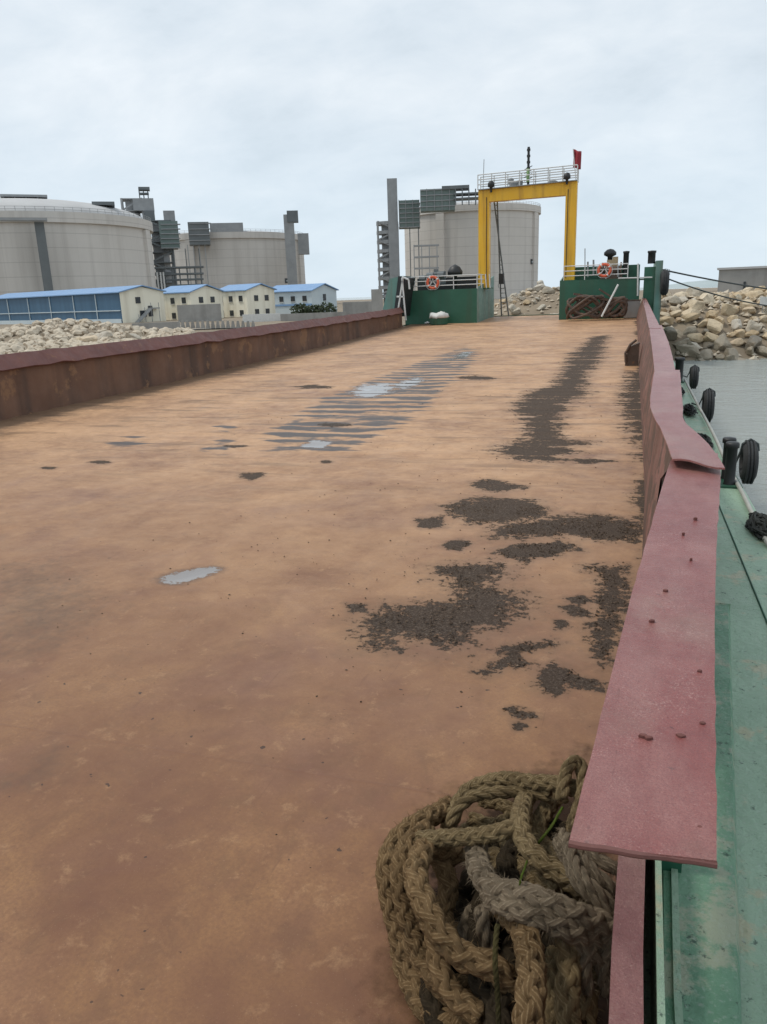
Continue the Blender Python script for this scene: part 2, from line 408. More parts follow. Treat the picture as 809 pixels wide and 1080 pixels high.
PUD = [px_(p) for p in ([(168, 611), (178, 606), (194, 602), (212, 599.5), (226, 598), (231, 600), (222, 605), (206, 611), (190, 615), (175, 615)], [(372, 413), (385, 406), (408, 404), (412, 411), (395, 418), (378, 419)], [(474, 379), (488, 371), (498, 371), (494, 377)], [(316, 471), (330, 465), (350, 466), (338, 473)], [(415, 405), (440, 398), (447, 402), (425, 410)])]
yl = [-4.0]
while yl[-1] < 51.2: yl.append(yl[-1] + max(.035, .0075 * max(0, yl[-1])) if yl[-1] > .6 else yl[-1] + .3)
yl[-1] = 51.2
yl = np.array(yl)
tx = np.linspace(0, 1, 215) ** 1.45       # finer towards the right side, near the camera
XX = np.zeros((len(yl), len(tx))); YY = np.repeat(yl[:, None], len(tx), 1)
for i, Y in enumerate(yl): xr = wallx(Y) + .02; XX[i] = xr + (-12.2 - xr) * tx
def sdf(polys):
    best = np.full(XX.shape, -9.0)
    for poly in polys:
        P = np.array([(p.x, p.y) for p in poly]); d2 = np.full(XX.shape, 1e9); ins = np.zeros(XX.shape, bool)
        for k in range(len(P)):
            a, c = P[k], P[(k + 1) % len(P)]; e = c - a; L = e.dot(e) + 1e-9
            t = np.clip(((XX - a[0]) * e[0] + (YY - a[1]) * e[1]) / L, 0, 1)
            d2 = np.minimum(d2, (XX - a[0] - t * e[0]) ** 2 + (YY - a[1] - t * e[1]) ** 2)
            cond = ((a[1] > YY) != (c[1] > YY)) & (XX < (c[0] - a[0]) * (YY - a[1]) / (c[1] - a[1] + 1e-12) + a[0]); ins ^= cond
        size = min(.6, np.sqrt(np.ptp(P[:, 0]) * np.ptp(P[:, 1])) * .35 + .04)
        best = np.maximum(best, np.where(ins, 1, -1) * np.sqrt(d2) / size)
    return np.clip(best, -1.5, 1.5)
HEAP_SHADE = [[atz(380 + x / 2.697, 780 + y / 2.697, 0) for x, y in ((90, 560), (115, 380), (180, 250), (290, 150), (430, 110), (560, 90), (640, 40), (760, 300), (760, 900), (90, 900), (70, 700))]]  # rope-gap shade painted on the deck, together with the heap's dark stain
heap_shade_s = sdf(HEAP_SHADE)
gr_s = sdf(GR); wt_s = sdf(WT); pd_s = sdf(PUD)
gr_s = np.maximum(gr_s, np.where(YY > 3.4, np.clip((XX - (np.vectorize(wallx)(YY) + .02 - .14 * np.sin(YY * 1.3) * np.sin(YY * .37 + 1))) / .3, -1.5, .35), -1.5))   # grit gathered along the right wall
damp = np.clip((-10.9 - XX) / 1.3, -1.5, 1.5)  # left bulwark's shadow band painted in, mixed with real damp at its foot
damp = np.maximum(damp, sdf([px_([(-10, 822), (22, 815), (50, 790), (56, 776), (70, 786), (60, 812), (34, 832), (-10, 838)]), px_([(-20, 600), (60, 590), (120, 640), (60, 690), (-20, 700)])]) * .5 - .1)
shz = np.array([sheer(Y) for Y in yl])[:, None]
ZZ = shz + .007 * np.cos(2 * np.pi * YY / .62) * (np.clip((YY - 6) / 6, 0, 1)) - .010 * np.clip(pd_s + .4, 0, 1)
ZZ = ZZ + np.array([[.012 * noise.noise(Vector((x * .45, y * .45, 2))) for x, y in zip(rx, ry)] for rx, ry in zip(XX, YY)])
d = MB(); nx = len(tx); V = np.stack([XX, YY, ZZ], -1).reshape(-1, 3); d.v = [tuple(q) for q in V]
for i in range(len(yl) - 1):
    for j in range(nx - 1): d.f.append((i * nx + j, i * nx + j + 1, (i + 1) * nx + j + 1, (i + 1) * nx + j))
mt, nt, b = newmat('rusty_deck_plate'); v = worldco(nt)
def attr(n): a = N(nt, 'ShaderNodeAttribute'); a.attribute_name = n; return a.outputs['Fac']
n_big = noi(nt, v, .55, 7, .6, .6); n_mid = noi(nt, mapping(nt, v, (1, .7, 1)), 2.4, 8, .65, .3); n_fine = noi(nt, v, 60, 6, .75)
col = ramp(nt, n_big, [(.30, (.145, .068, .048)), (.44, (.235, .120, .062)), (.58, (.295, .158, .076)), (.74, (.35, .195, .095))])
col = mix(nt, ramp(nt, n_mid, [(.42, 0), (.72, .8)]), col, (.15, .070, .048))
col = mix(nt, ramp(nt, noi(nt, v, 1.1, 6, .6), [(.55, 0), (.72, .55)]), col, (.40, .22, .11))
col = mix(nt, ramp(nt, noi(nt, v, .85, 5, .6, .5), [(.47, 0), (.68, .75)]), col, (.170, .085, .068))
col = mix(nt, ramp(nt, noi(nt, v, 4.2, 10, .75, .4), [(.52, 0), (.60, .4)]), col, (.15, .082, .050))
col = mix(nt, ramp(nt, noi(nt, v, 6.5, 10, .75, .3), [(.56, 0), (.64, .35)]), col, (.46, .28, .15))
col = mix(nt, ramp(nt, n_fine, [(.36, .6), (.6, 0)]), col, (.17, .085, .052))
col = mix(nt, ramp(nt, noi(nt, v, 9, 8, .75), [(.5, 0), (.7, .5)]), col, (.22, .11, .065))
col = mix(nt, ramp(nt, noi(nt, v, 140, 3, .6), [(.66, 0), (.72, .5)]), col, (.40, .27, .18))
cross = noi(nt, mapping(nt, v, (.5, 3.2, 1)), 1, 7, .7)              # marks that run athwart the deck, between the frames
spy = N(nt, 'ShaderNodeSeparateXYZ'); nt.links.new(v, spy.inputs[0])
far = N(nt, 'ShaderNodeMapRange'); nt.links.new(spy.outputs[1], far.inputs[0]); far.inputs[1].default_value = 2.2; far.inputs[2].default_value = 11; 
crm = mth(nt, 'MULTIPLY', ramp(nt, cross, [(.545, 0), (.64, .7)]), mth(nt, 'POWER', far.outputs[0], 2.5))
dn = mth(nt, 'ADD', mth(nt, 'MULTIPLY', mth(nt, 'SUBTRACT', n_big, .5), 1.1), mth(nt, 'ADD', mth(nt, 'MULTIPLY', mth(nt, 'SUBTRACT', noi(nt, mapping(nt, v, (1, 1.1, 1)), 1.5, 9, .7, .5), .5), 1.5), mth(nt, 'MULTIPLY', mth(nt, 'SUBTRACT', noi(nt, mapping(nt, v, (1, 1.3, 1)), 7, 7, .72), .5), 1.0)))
far_light = mth(nt, 'MULTIPLY', far.outputs[0], mth(nt, 'ADD', .66, dn, True), True)  # near-deck shade put into the colour: deck lightens with distance, broken by noise
col = mix(nt, far_light, col, (.54, .33, .19))
col = mix(nt, crm, col, (.17, .105, .062))
dots = noi(nt, v, 17, 2, .5)
col = mix(nt, ramp(nt, dots, [(.735, 0), (.75, .9)]), col, (.07, .045, .035))
edge = mth(nt, 'ADD', mth(nt, 'MULTIPLY', mth(nt, 'SUBTRACT', noi(nt, v, 4.5, 8, .72), .5), 1.7), mth(nt, 'MULTIPLY', mth(nt, 'SUBTRACT', noi(nt, v, 15, 7, .75), .5), 1.9))
edge = mth(nt, 'ADD', edge, mth(nt, 'MULTIPLY', mth(nt, 'MULTIPLY', mth(nt, 'SUBTRACT', cross, .5), 2.8), mth(nt, 'POWER', far.outputs[0], 3.0)))
wave = mth(nt, 'SINE', mth(nt, 'ADD', mth(nt, 'MULTIPLY', spy.outputs[1], 10.13), mth(nt, 'MULTIPLY', noi(nt, mapping(nt, v, (.5, .5, 1)), 1, 5, .65), 16)))
gmask = ramp(nt, mth(nt, 'ADD', mth(nt, 'ADD', mth(nt, 'MINIMUM', attr('grit'), .42), edge), .5), [(.47, 0), (.56, 1)])
wmask = ramp(nt, mth(nt, 'ADD', mth(nt, 'ADD', mth(nt, 'MULTIPLY', mth(nt, 'MINIMUM', attr('wet'), .45), 2.0), mth(nt, 'ADD', mth(nt, 'MULTIPLY', wave, .6), mth(nt, 'MULTIPLY', mth(nt, 'SUBTRACT', cross, .5), 6.0))), -.22), [(.3, 0), (.9, 1)])
pmask = ramp(nt, mth(nt, 'ADD', mth(nt, 'ADD', attr('puddle'), mth(nt, 'MULTIPLY', edge, .8)), .5), [(.46, 0), (.54, 1)])
shade_damp = ramp(nt, mth(nt, 'ADD', mth(nt, 'ADD', attr('damp'), mth(nt, 'MULTIPLY', edge, .6)), .5), [(.3, 0), (.9, .65)])
col = mix(nt, shade_damp, col, (.10, .07, .052))
col = mix(nt, mth(nt, 'MULTIPLY', wmask, .94), col, (.042, .033, .030))
halo = ramp(nt, mth(nt, 'ADD', mth(nt, 'ADD', attr('grit'), mth(nt, 'MULTIPLY', edge, .6)), .5), [(-.0, 0), (.5, .45)])
col = mix(nt, halo, col, (.13, .085, .055))
scrt = noi(nt, mapping(nt, v, (26, 1.6, 1)), 1, 4, .6, .6)
col = mix(nt, ramp(nt, scrt, [(.66, 0), (.72, .35)]), col, (.15, .075, .05))
gcol = mix(nt, noi(nt, v, 3.5, 5, .6), ramp(nt, noi(nt, v, 75, 4, .7), [(.3, (.014, .011, .010)), (.52, (.042, .033, .028)), (.68, (.20, .17, .145))]), ramp(nt, noi(nt, v, 48, 4, .7), [(.3, (.026, .019, .015)), (.55, (.085, .060, .044)), (.72, (.24, .19, .15))]))
col = mix(nt, mth(nt, 'MULTIPLY', gmask, .93), col, gcol)
rim = ramp(nt, mth(nt, 'ADD', mth(nt, 'ADD', attr('puddle'), mth(nt, 'MULTIPLY', edge, .5)), .5), [(-.0, 0), (.42, .6)])
col = mix(nt, rim, col, (.10, .065, .05))
col = mix(nt, pmask, col, (.22, .20, .19))
seam = mth(nt, 'ABSOLUTE', mth(nt, 'SUBTRACT', mth(nt, 'FRACT', mth(nt, 'DIVIDE', spy.outputs[1], 5.9)), .5))
smask = ramp(nt, mth(nt, 'ADD', seam, mth(nt, 'MULTIPLY', noi(nt, v, 12, 4), .002)), [(.0012, .3), (.0026, 0)])
col = mix(nt, smask, col, (.16, .075, .05))
heap_shade_mask = ramp(nt, mth(nt, 'ADD', mth(nt, 'ADD', attr('heap_shade'), mth(nt, 'MULTIPLY', edge, .5)), .5), [(.3, 0), (.9, .93)])
col = mix(nt, heap_shade_mask, col, (.020, .014, .011))
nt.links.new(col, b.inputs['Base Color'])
nt.links.new(mth(nt, 'ADD', mth(nt, 'MULTIPLY', mth(nt, 'SUBTRACT', 1.0, heap_shade_mask), .16), mth(nt, 'MULTIPLY', mth(nt, 'MAXIMUM', pmask, mth(nt, 'MULTIPLY', wmask, .4)), .4)), b.inputs['Specular IOR Level'])
rr = mix(nt, wmask, ramp(nt, n_mid, [(.3, .42), (.7, .6)]), (.42, .42, .42)); rr = mix(nt, gmask, rr, (.85, .85, .85)); rr = mix(nt, pmask, rr, (.04, .04, .04))
nt.links.new(rr, b.inputs['Roughness'])
hgt = mth(nt, 'ADD', mth(nt, 'MULTIPLY', noi(nt, v, 110, 6, .8), mth(nt, 'ADD', mth(nt, 'MULTIPLY', gmask, 2.2), .22)), mth(nt, 'MULTIPLY', gmask, 1.2))
hgt = mth(nt, 'ADD', hgt, mth(nt, 'MULTIPLY', smask, 1.5))
hgt = mth(nt, 'MULTIPLY', hgt, mth(nt, 'SUBTRACT', 1.0, pmask))
bump(nt, b, hgt, .6, .008)
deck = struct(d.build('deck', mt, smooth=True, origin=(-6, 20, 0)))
for nm, arr in (('grit', gr_s), ('wet', wt_s), ('puddle', pd_s), ('damp', damp), ('heap_shade', heap_shade_s)):
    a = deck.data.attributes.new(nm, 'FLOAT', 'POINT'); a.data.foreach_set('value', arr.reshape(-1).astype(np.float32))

# loose slag stones on the near dark patches
g = MB()
def inpoly(x, y, P):
    c = False
    for k in range(len(P)):
        a, b_ = P[k], P[(k + 1) % len(P)]
        if (a.y > y) != (b_.y > y) and x < (b_.x - a.x) * (y - a.y) / (b_.y - a.y) + a.x: c = not c
    return c
def stone(g, x, y, z, r):
    vs = []
    for k in range(6):
        dv = ((1, 0, 0), (-1, 0, 0), (0, 1, 0), (0, -1, 0), (0, 0, .7), (0, 0, -.4))[k]
        a = rnd.uniform(.6, 1.25) * r; vs.append((x + dv[0] * a + rnd.uniform(-.3, .3) * r, y + dv[1] * a + rnd.uniform(-.3, .3) * r, z + dv[2] * a))
    g.add(vs, [(0, 2, 4), (2, 1, 4), (1, 3, 4), (3, 0, 4), (2, 0, 5), (1, 2, 5), (3, 1, 5), (0, 3, 5)])
for P in NEAR_GR:
    x0, x1 = min(p.x for p in P), max(p.x for p in P); y0, y1 = min(p.y for p in P), max(p.y for p in P)
    for _ in range(int(min(2600, (x1 - x0) * (y1 - y0) * 1800))):
        x, y = rnd.uniform(x0 - .05, x1 + .05), rnd.uniform(y0 - .05, y1 + .05)
        if x > wallx(y): continue
        if inpoly(x, y, P) and noise.noise(Vector((x * 4, y * 4, 5))) > -.15: stone(g, x, y, .006, rnd.choice((.003, .003, .004, .005, .006, .008, .012)))
for _ in range(650):
    y = rnd.triangular(2, 22, 5); x = rnd.triangular(-10 if y > 9 else -5, .2, -1.0); 
    if x < wallx(y): stone(g, x, y, .004 + sheer(y), rnd.choice((.002, .003, .004, .004, .006, .008)) * (1 + y * .05))
mt = weathered('slag_stone', (.035, .024, .017), (.12, .085, .06), 30, .95, (.26, .20, .15), 60, .6, .3)
mt.node_tree.nodes['Principled BSDF'].inputs['Specular IOR Level'].default_value = .15
struct(g.build('gravel', mt), 'stuff')

def capx(Y): return float(np.interp(Y, [2.4, 4.9, 5.25, 7.8, 10.9, 21, 45], [.07, .24, .33, .29, .40, .55, .74]))
# ---- green side deck outside the right bulwark
g = MB()
yy = list(np.arange(-2, 47, .5))
rows = []
for Y in yy:
    sz = sheer(Y)
    rows.append([(wallx(Y) * .62 + capx(Y) * .38 + .03 if Y > 2.4 else wallx(Y) + .035, Y, .5 + sz), (.77, Y, .5 + sz), (.775, Y, .478 + sz), (1.02, Y, .47 + sz), (1.06, Y, .44 + sz), (1.07, Y, .2 + sz)])
g.sheetgrid(rows); struct(g.build('side_deck', 'greenside'))
# hull side
g = MB(); rows = []
for Y in list(np.arange(-4, 47, 1.0)) + [47]:
    sz = sheer(Y); rows.append([(1.068, Y, .19 + sz), (1.08, Y, -.4 + sz), (1.05, Y, -3.2)])
g.sheetgrid(rows)
rows = []
for Y in list(np.arange(-4, 52, 1.0)) + [51.2]:
    sz = sheer(Y); rows.append([(-12.45, Y, sz), (-12.45, Y, -3.2)])
g.sheetgrid(rows)
g.add([(-12.45, 51.2, -.6), (.5, 51.2, -.6), (.5, 51.2, .74), (-12.45, 51.2, .74)], [(0, 1, 2, 3)])
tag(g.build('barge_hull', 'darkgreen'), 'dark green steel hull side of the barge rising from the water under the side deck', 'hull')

# ================================================================= BARGE FITTINGS
# ---- left bulwark
t = thing('bulwark', (-12.2, 20, .1), 'long rusty brown bulwark with a dark red sloping cap along the far left deck edge', 'bulwark')
yb = list(np.arange(-3, 43, .45)); top = lambda Y: sheer(Y) + float(np.interp(Y, [8, 14, 40], [1.30, 1.27, 1.05]))
g = MB(); inner = []; outer = []
for Y in yb:
    w = .018 * noise.noise(Vector((Y * .6, 0, 0)))
    inner.append([(-12.12 + w, Y, sheer(Y) - .03), (-12.13 + w * 2, Y, sheer(Y) + .5), (-12.12 + w, Y, top(Y) - .24)])
    outer.append([(-12.2 + w, Y, sheer(Y) - .03), (-12.21 + w * 2, Y, sheer(Y) + .5), (-12.2 + w, Y, top(Y) - .24)])
g.sheetgrid(inner); g.sheetgrid(outer)
g.build('wall_panel', 'rustwall', t)
g = MB(); rows = []
for Y in yb:
    w = .05 * noise.noise(Vector((Y * .9, 5, 0))); e = .035 * noise.noise(Vector((Y * 1.9, 9, 0))); z = top(Y) + e
    rows.append([(-12.32, Y, z - .30), (-12.30, Y, z), (-12.22, Y, z + .012), (-11.98 + w, Y, z - .27 + e), (-12.0 + w, Y, z - .29 + e), (-12.20, Y, z - .03), (-12.32, Y, z - .30)])
g.sheetgrid(rows); g.build('cap_plate', 'maroon', t)
# ---- right bulwark, close by
t = thing('bulwark', (.2, 10, 0), 'dented bulwark topped by bent faded pink red steel plates along the near right side', 'bulwark')
def capplate(L, Rr, th, sag=0.0, seg=24, lift=0.0):
    """bent cap plate: left/right edge points (pixel, height) in order from near to far"""
    Lp = catmull([ondeck(x, y, h) for x, y, h in L], .04); Rp = catmull([ondeck(x, y, h) for x, y, h in Rr], .04)
    def rs(P, n):
        cum = [0]
        for i in range(1, len(P)): cum.append(cum[-1] + (P[i] - P[i - 1]).length)
        o = []
        for k in range(n + 1):
            dd = cum[-1] * k / n; i = 1
            while i < len(cum) - 1 and cum[i] < dd: i += 1
            f_ = (dd - cum[i - 1]) / max(1e-9, cum[i] - cum[i - 1]); o.append(P[i - 1].lerp(P[i], f_))
        return o
    A, B = rs(Lp, seg), rs(Rp, seg); g = MB(); top_, bot = [], []
    for k in range(seg + 1):
        row = []
        for j in range(7):
            p = A[k].lerp(B[k], j / 6)
            zz = .006 * noise.noise(Vector((p.x * 5, p.y * 2.4, 1))) + .012 * noise.noise(Vector((p.x * 1.5, p.y * .8, 4)))
            jag = .006 * noise.noise(Vector((p.y * 9, j, 2))) if j in (0, 6) else 0
            row.append(Vector((p.x + jag, p.y, p.z + zz + lift * max(0, 1 - k / 5.0) * (.6 + .4 * math.sin(j)))))
        top_.append(row); bot.append([q - Vector((0, 0, th)) for q in row])
    n = len(top_); w = 7; o = 0
    vs = [q for r in top_ for q in r] + [q for r in bot for q in r]; fs = []
    for i in range(n - 1):
        for j in range(w - 1):
            a = i * w + j; fs.append((a, a + 1, a + w + 1, a + w)); a += n * w; fs.append((a, a + w, a + w + 1, a + 1))
    T = n * w
    for i in range(n - 1):
        for j in (0, w - 1): a = i * w + j; fs.append((a, a + w, a + w + T, a + T))
    for j in range(w - 1):
        for i in (0, n - 1): a = i * w + j; fs.append((a, a + 1, a + 1 + T, a + T))
    g.add(vs, fs); return g
capplate([(600, 888, 1.1), (625, 790, 1.1), (655, 670, 1.1), (682, 570, 1.09), (704, 496, 1.08), (711, 478, 1.08)],
         [(756, 911, 1.1), (755, 790, 1.1), (754, 670, 1.1), (756, 570, 1.09), (760, 502, 1.08), (757, 478, 1.08)], .012, seg=40).build('cap_plate', 'pink', t)['label'] = 'nearest wide pink plate, pitted and scratched'
capplate([(709, 488, 1.12), (698, 455, 1.12), (686, 428, 1.12), (688, 404, 1.11), (690.5, 390, 1.10)],
         [(765, 496, 1.12), (745, 466, 1.12), (722, 444, 1.12), (720, 424, 1.11), (717, 390, 1.10)], .012, seg=30, lift=.03).build('cap_plate', 'pink', t)['label'] = 'second pink plate, bent inboard with its lip lapped over the first'
capplate([(690.5, 393, 1.09), (688, 370, 1.09), (684.5, 343, 1.09)], [(713, 393, 1.09), (706, 364, 1.09), (698, 343, 1.09)], .012, seg=24).build('cap_plate', 'pink', t)
capplate([(684.5, 346, 1.10), (680.5, 327, 1.1), (677, 313.5, 1.0)], [(697, 346, 1.10), (687, 326, 1.1), (681, 314, 1.0)], .012, seg=30).build('cap_plate', 'pink', t)
g = MB(); ed = [Vector(ondeck(600 + 156 * k / 12, 888.5 + 23 * k / 12, 1.095)) for k in range(13)]
g.tube([q + Vector((0, -.003 + .004 * noise.noise(q * 20), .003 * noise.noise(q * 13))) for q in ed], .0075, 7); g.build('torn_edge', 'maroon', t)
g = MB(); rows = []; rows2 = []
for Y in list(np.arange(-1.5, 46, .35)):
    w = .015 * noise.noise(Vector((Y * .8, 3, 0))) * (Y > 4); x = wallx(Y); hi = (.74 if Y < 2.4 else 1.085) + sheer(Y)
    cx = x + .01 if Y < 2.4 else capx(Y)
    rows.append([(x, Y, sheer(Y) - .03), (x * .7 + cx * .3 + w, Y, sheer(Y) + .45), (cx + w * .5, Y, hi)])
    rows2.append([(x + .03, Y, sheer(Y) - .03), (x * .7 + cx * .3 + w + .03, Y, sheer(Y) + .45), (cx + w * .5 + .012, Y, hi - .002)])
g.sheetgrid(rows); g.sheetgrid(rows2); g.build('wall_panel', 'rustpink', t)
g = MB()    # low red flange left bare in front of the first plate
for (a, b_) in (((-1.5), 2.2),):
    pts = [(wallx(Y) - .006, Y) for Y in np.arange(-1.5, 2.41, .3)]
    for (xa, ya), (xb, yb_) in zip(pts[:-1], pts[1:]):
        g.hexa([(xa - .01, ya, .742), (xa + .058, ya, .742), (xb + .058, yb_, .742), (xb - .01, yb_, .742), (xa - .01, ya, .754), (xa + .058, ya, .754), (xb + .058, yb_, .754), (xb - .01, yb_, .754)])
g.build('flange', 'redstrip', t)
for Y in (2.05, 3.6, 5.6, 8.2, 11.0, 14.5, 18.5, 23, 28, 34, 40):
    g = MB(); x = capx(Y) + (.13 if Y < 4 else .10)
    g.box((x, Y, .5 + sheer(Y) + .29), (.055, .03, .575)); g.box((x, Y, .5 + sheer(Y) + .006), (.09, .07, .012)); g.build('stanchion', 'darkgreen', t)
# loose holes / bolt heads rusted in the near plate
for x, y in ((678, 775), (718, 775), (684, 777), (741, 762), (738, 707), (688, 654), (702, 622), (729, 589), (721, 562), (734, 546), (738, 872)):
    P = ondeck(x, y, 1.104); a = rnd.uniform(.006, .012); g = MB()
    ring = [(P.x + a * rnd.uniform(.6, 1.1) * math.cos(k * .7), P.y + a * .8 * rnd.uniform(.6, 1.1) * math.sin(k * .7), P.z) for k in range(9)]
    mid_ = [(P.x + (q[0] - P.x) * .7, P.y + (q[1] - P.y) * .7, P.z + .0015) for q in ring]; low = [(q[0], q[1], P.z - .012) for q in ring]
    g.sheetgrid([low + low[:1], ring + ring[:1], mid_ + mid_[:1]]); g.add(mid_, [tuple(range(9))]); g.build('rust_blister', 'rustdark', t)

# ---- raised green box strip beside the bulwark foot
t = thing('deck_box', (.3, 2, .5), 'raised chipped green steel box strip on the side deck beside the nearest plate', 'deck box')
g = MB()
e = [(.30, .6), (.34, 1.6), (.47, 2.9), (.60, 4.2)]
for (xa, ya), (xb, yb_) in zip(e[:-1], e[1:]):
    la, lb = wallx(ya) + .10, wallx(yb_) + .10
    g.hexa([(la, ya, .503), (xa, ya, .503), (xb, yb_, .503), (lb, yb_, .503), (la + .01, ya, .548), (xa - .012, ya, .548), (xb - .012, yb_, .548), (lb + .01, yb_, .548)])
g.build('top_plate', 'greenbox', t)
g = MB()
for (xa, ya), (xb, yb_) in zip(e[:-1], e[1:]):
    g.bar((wallx(ya) + .14, ya, .553), (wallx(yb_) + .14, yb_, .553), .018, .012)
g.bar((.60, 4.22, .52), (.38, 4.22, .52), .05, .06)
g.build('flat_bar', 'greenside', t)
g = MB()
g.bar((.0 + wallx(0) + .075, 0, .60), (wallx(2.6) + .075, 2.6, .60), .016, .24)
g.build('coaming', 'greenside', t)
# weld seam / long joint line on side deck
g = MB()
g.tube([(.768, Y, .502 + sheer(Y)) for Y in np.arange(-1, 40, .5)], .006, 5)
tag(g.build('weld_seam', 'darkgreen'), 'thin raised weld bead running along the pale green side deck', 'weld bead')

# ---- bollards and fender tyres outside
def bollard(loc, h, r, label, twin):
    t = thing('bollard', loc, label, 'bollard')
    x, y, z = loc
    spots = [(0, -.11), (0, .11)] if twin else [(0, 0)]
    for dx, dy in spots:
        g = MB(); g.lathe([(r * 1.1, 0), (r * 1.1, .02), (r, .03), (r, h - .04), (r * 1.28, h - .035), (r * 1.28, h), (r * 1.1, h + .012), (.001, h + .015)], (x + dx, y + dy, z), 20)
        g.build('post', 'black', t, True)
    g = MB(); g.box((x, y, z + .008), (.2, .42 if twin else .2, .016)); g.build('base_plate', 'darkgreen', t)
bollard((.93, 7.35, .475), .38, .046, 'pair of black mooring bollard posts on the side deck beside the second pink plate', True)
P = ondeck(722, 398, .47); bollard((.93, 15.0, .478 + sheer(15)), .42, .07, 'single black bollard post farther along the side deck', False)
def tyre(c, R, w, label, axis='x', lean=0.0):
    g = MB(); prof = []
    for k in range(17):
        a = 2 * math.pi * k / 16; prof.append((R - w * .55 + w * .55 * math.cos(a) * .92, w * .5 * math.sin(a) * (1.0 if math.cos(a) > -.5 else .75)))
    g.lathe(prof, c, 36, axis)
    g2 = g
    for dz in (-.22, 0, .22): g.lathe([(R - .004, w * dz - .012), (R + .006, w * dz - .008), (R + .006, w * dz + .008), (R - .004, w * dz + .012)], c, 36, axis)
    o = g.build('tyre', 'rubber'); WL[o.name] = o.location.copy()
    g3 = MB(); ez = min(.52 + sheer(c[1]), c[2] + R); g3.tube([(c[0] - .22, c[1] + .10, ez), (c[0] - .12, c[1] + .06, ez - .03), (c[0] - w * .56, c[1] + .02, c[2] + R - w * .8), (c[0] - w * .5, c[1], c[2] + R - .03), (c[0], c[1], c[2] + R + .016), (c[0] + w * .5, c[1], c[2] + R - .03), (c[0] + w * .56, c[1], c[2] + R - w * .7)], .012, 6); g3.build('lashing', 'cable', o)
    return tag(o, label, 'tyre', None)
for px, py, Y, R, w, lab in ((777, 487, 7.9, .205, .135, 'black fender tyre hung over the side just behind the twin bollard posts'),
                             (745, 428, 12.0, .235, .145, 'middle black fender tyre hanging on the hull between the bollards'),
                             (732, 398, 15.6, .21, .145, 'smaller black fender tyre hanging beside the single bollard post')):
    P = atY(px, py, Y); tyre((max(1.17, P.x), Y, P.z), R, w, lab)
P = atY(701, 298, 45.3); tyre((1.78, 45.3, P.z), .68, .42, 'large black fender tyre hung on the teal corner of the right bow tower')
# pale pipe lying along the outer edge, net heaps
g = MB(); pts = [atY(722, 400, 15.2), atY(735, 425, 12.2), atY(752, 457, 9.6), atY(768, 492, 7.9)] + [ondeck(782, 518, .50), ondeck(795, 545, .50), ondeck(811, 575, .5)]
g.tube(catmull([(max(.9, p.x) if p.x < 1.05 else 1.04, p.y, max(.50 + sheer(p.y), p.z)) for p in pts], .1), .019, 8)
tag(g.build('pipe', 'hose', smooth=True), 'pale grey pipe lying along the outer edge of the side deck', 'pipe')
def net_heap(c, sx, sy, h, n, label):
    g = MB()
    for k in range(n):
        pts = []; a0 = rnd.uniform(0, 6.28); rr_ = rnd.uniform(.4, 1)
        for i in range(7):
            a = a0 + i * rnd.uniform(.5, 1.1); r_ = rr_ * rnd.uniform(.5, 1)
            pts.append((c[0] + math.cos(a) * sx * r_, c[1] + math.sin(a) * sy * r_, c[2] + .012 + h * rnd.random() * (1 - r_ * .7)))
        g.tube(catmull(pts, .03), rnd.choice((.005, .007, .010)), 5)
    return tag(g.build('net_heap', 'net'), label, 'net')
P = ondeck(800, 556, .47); net_heap((1.0, P.y - .1, .475), .11, .38, .10, 42, 'nearest heap of black net twine at the edge of the side deck')
net_heap((.88, 9.2, .478), .10, .5, .10, 30, 'black net heap on the side deck just beyond the twin bollard')
net_heap((.88, 11.4, .50), .10, .6, .12, 30, 'black net heap midway between the twin bollard and the single post')
net_heap((.86, 13.4, .52), .09, .5, .12, 24, 'farthest black net heap by the single bollard post')

# ---- the hawser tangle in the foreground
def rz(x, y, z): return atz(380 + x / 2.697, 780 + y / 2.697, z)
def add_uvtube(store, pts, r, n=7):
    V_, F_, U_ = store; o = len(V_); k = len(pts); ref = None; L = 0
    for i, p in enumerate(pts):
        a = pts[max(0, i - 1)]; b_ = pts[min(k - 1, i + 1)]; dd = (b_ - a).normalized()
        if i: L += (p - pts[i - 1]).length
        if ref is None: ref = Vector((0, 0, 1)) if abs(dd.z) < .9 else Vector((1, 0, 0))
        x = (ref - dd * ref.dot(dd)).normalized(); ref = x; y = dd.cross(x)
        for j in range(n):
            t_ = 2 * math.pi * j / n; jit = 1 + .10 * noise.noise(Vector((p.x * 60, p.y * 60 + j, p.z * 60)))
            V_.append(p + (x * math.cos(t_) + y * math.sin(t_)) * (r * jit)); U_.append((L * 8 + o * .37, j / n * 2))
    for i in range(k - 1):
        for j in range(n):
            j2 = (j + 1) % n; F_.append((o + i * n + j, o + i * n + j2, o + (i + 1) * n + j2, o + (i + 1) * n + j))
    F_.append(tuple(o + j for j in reversed(range(n)))); F_.append(tuple(o + (k - 1) * n + j for j in range(n)))
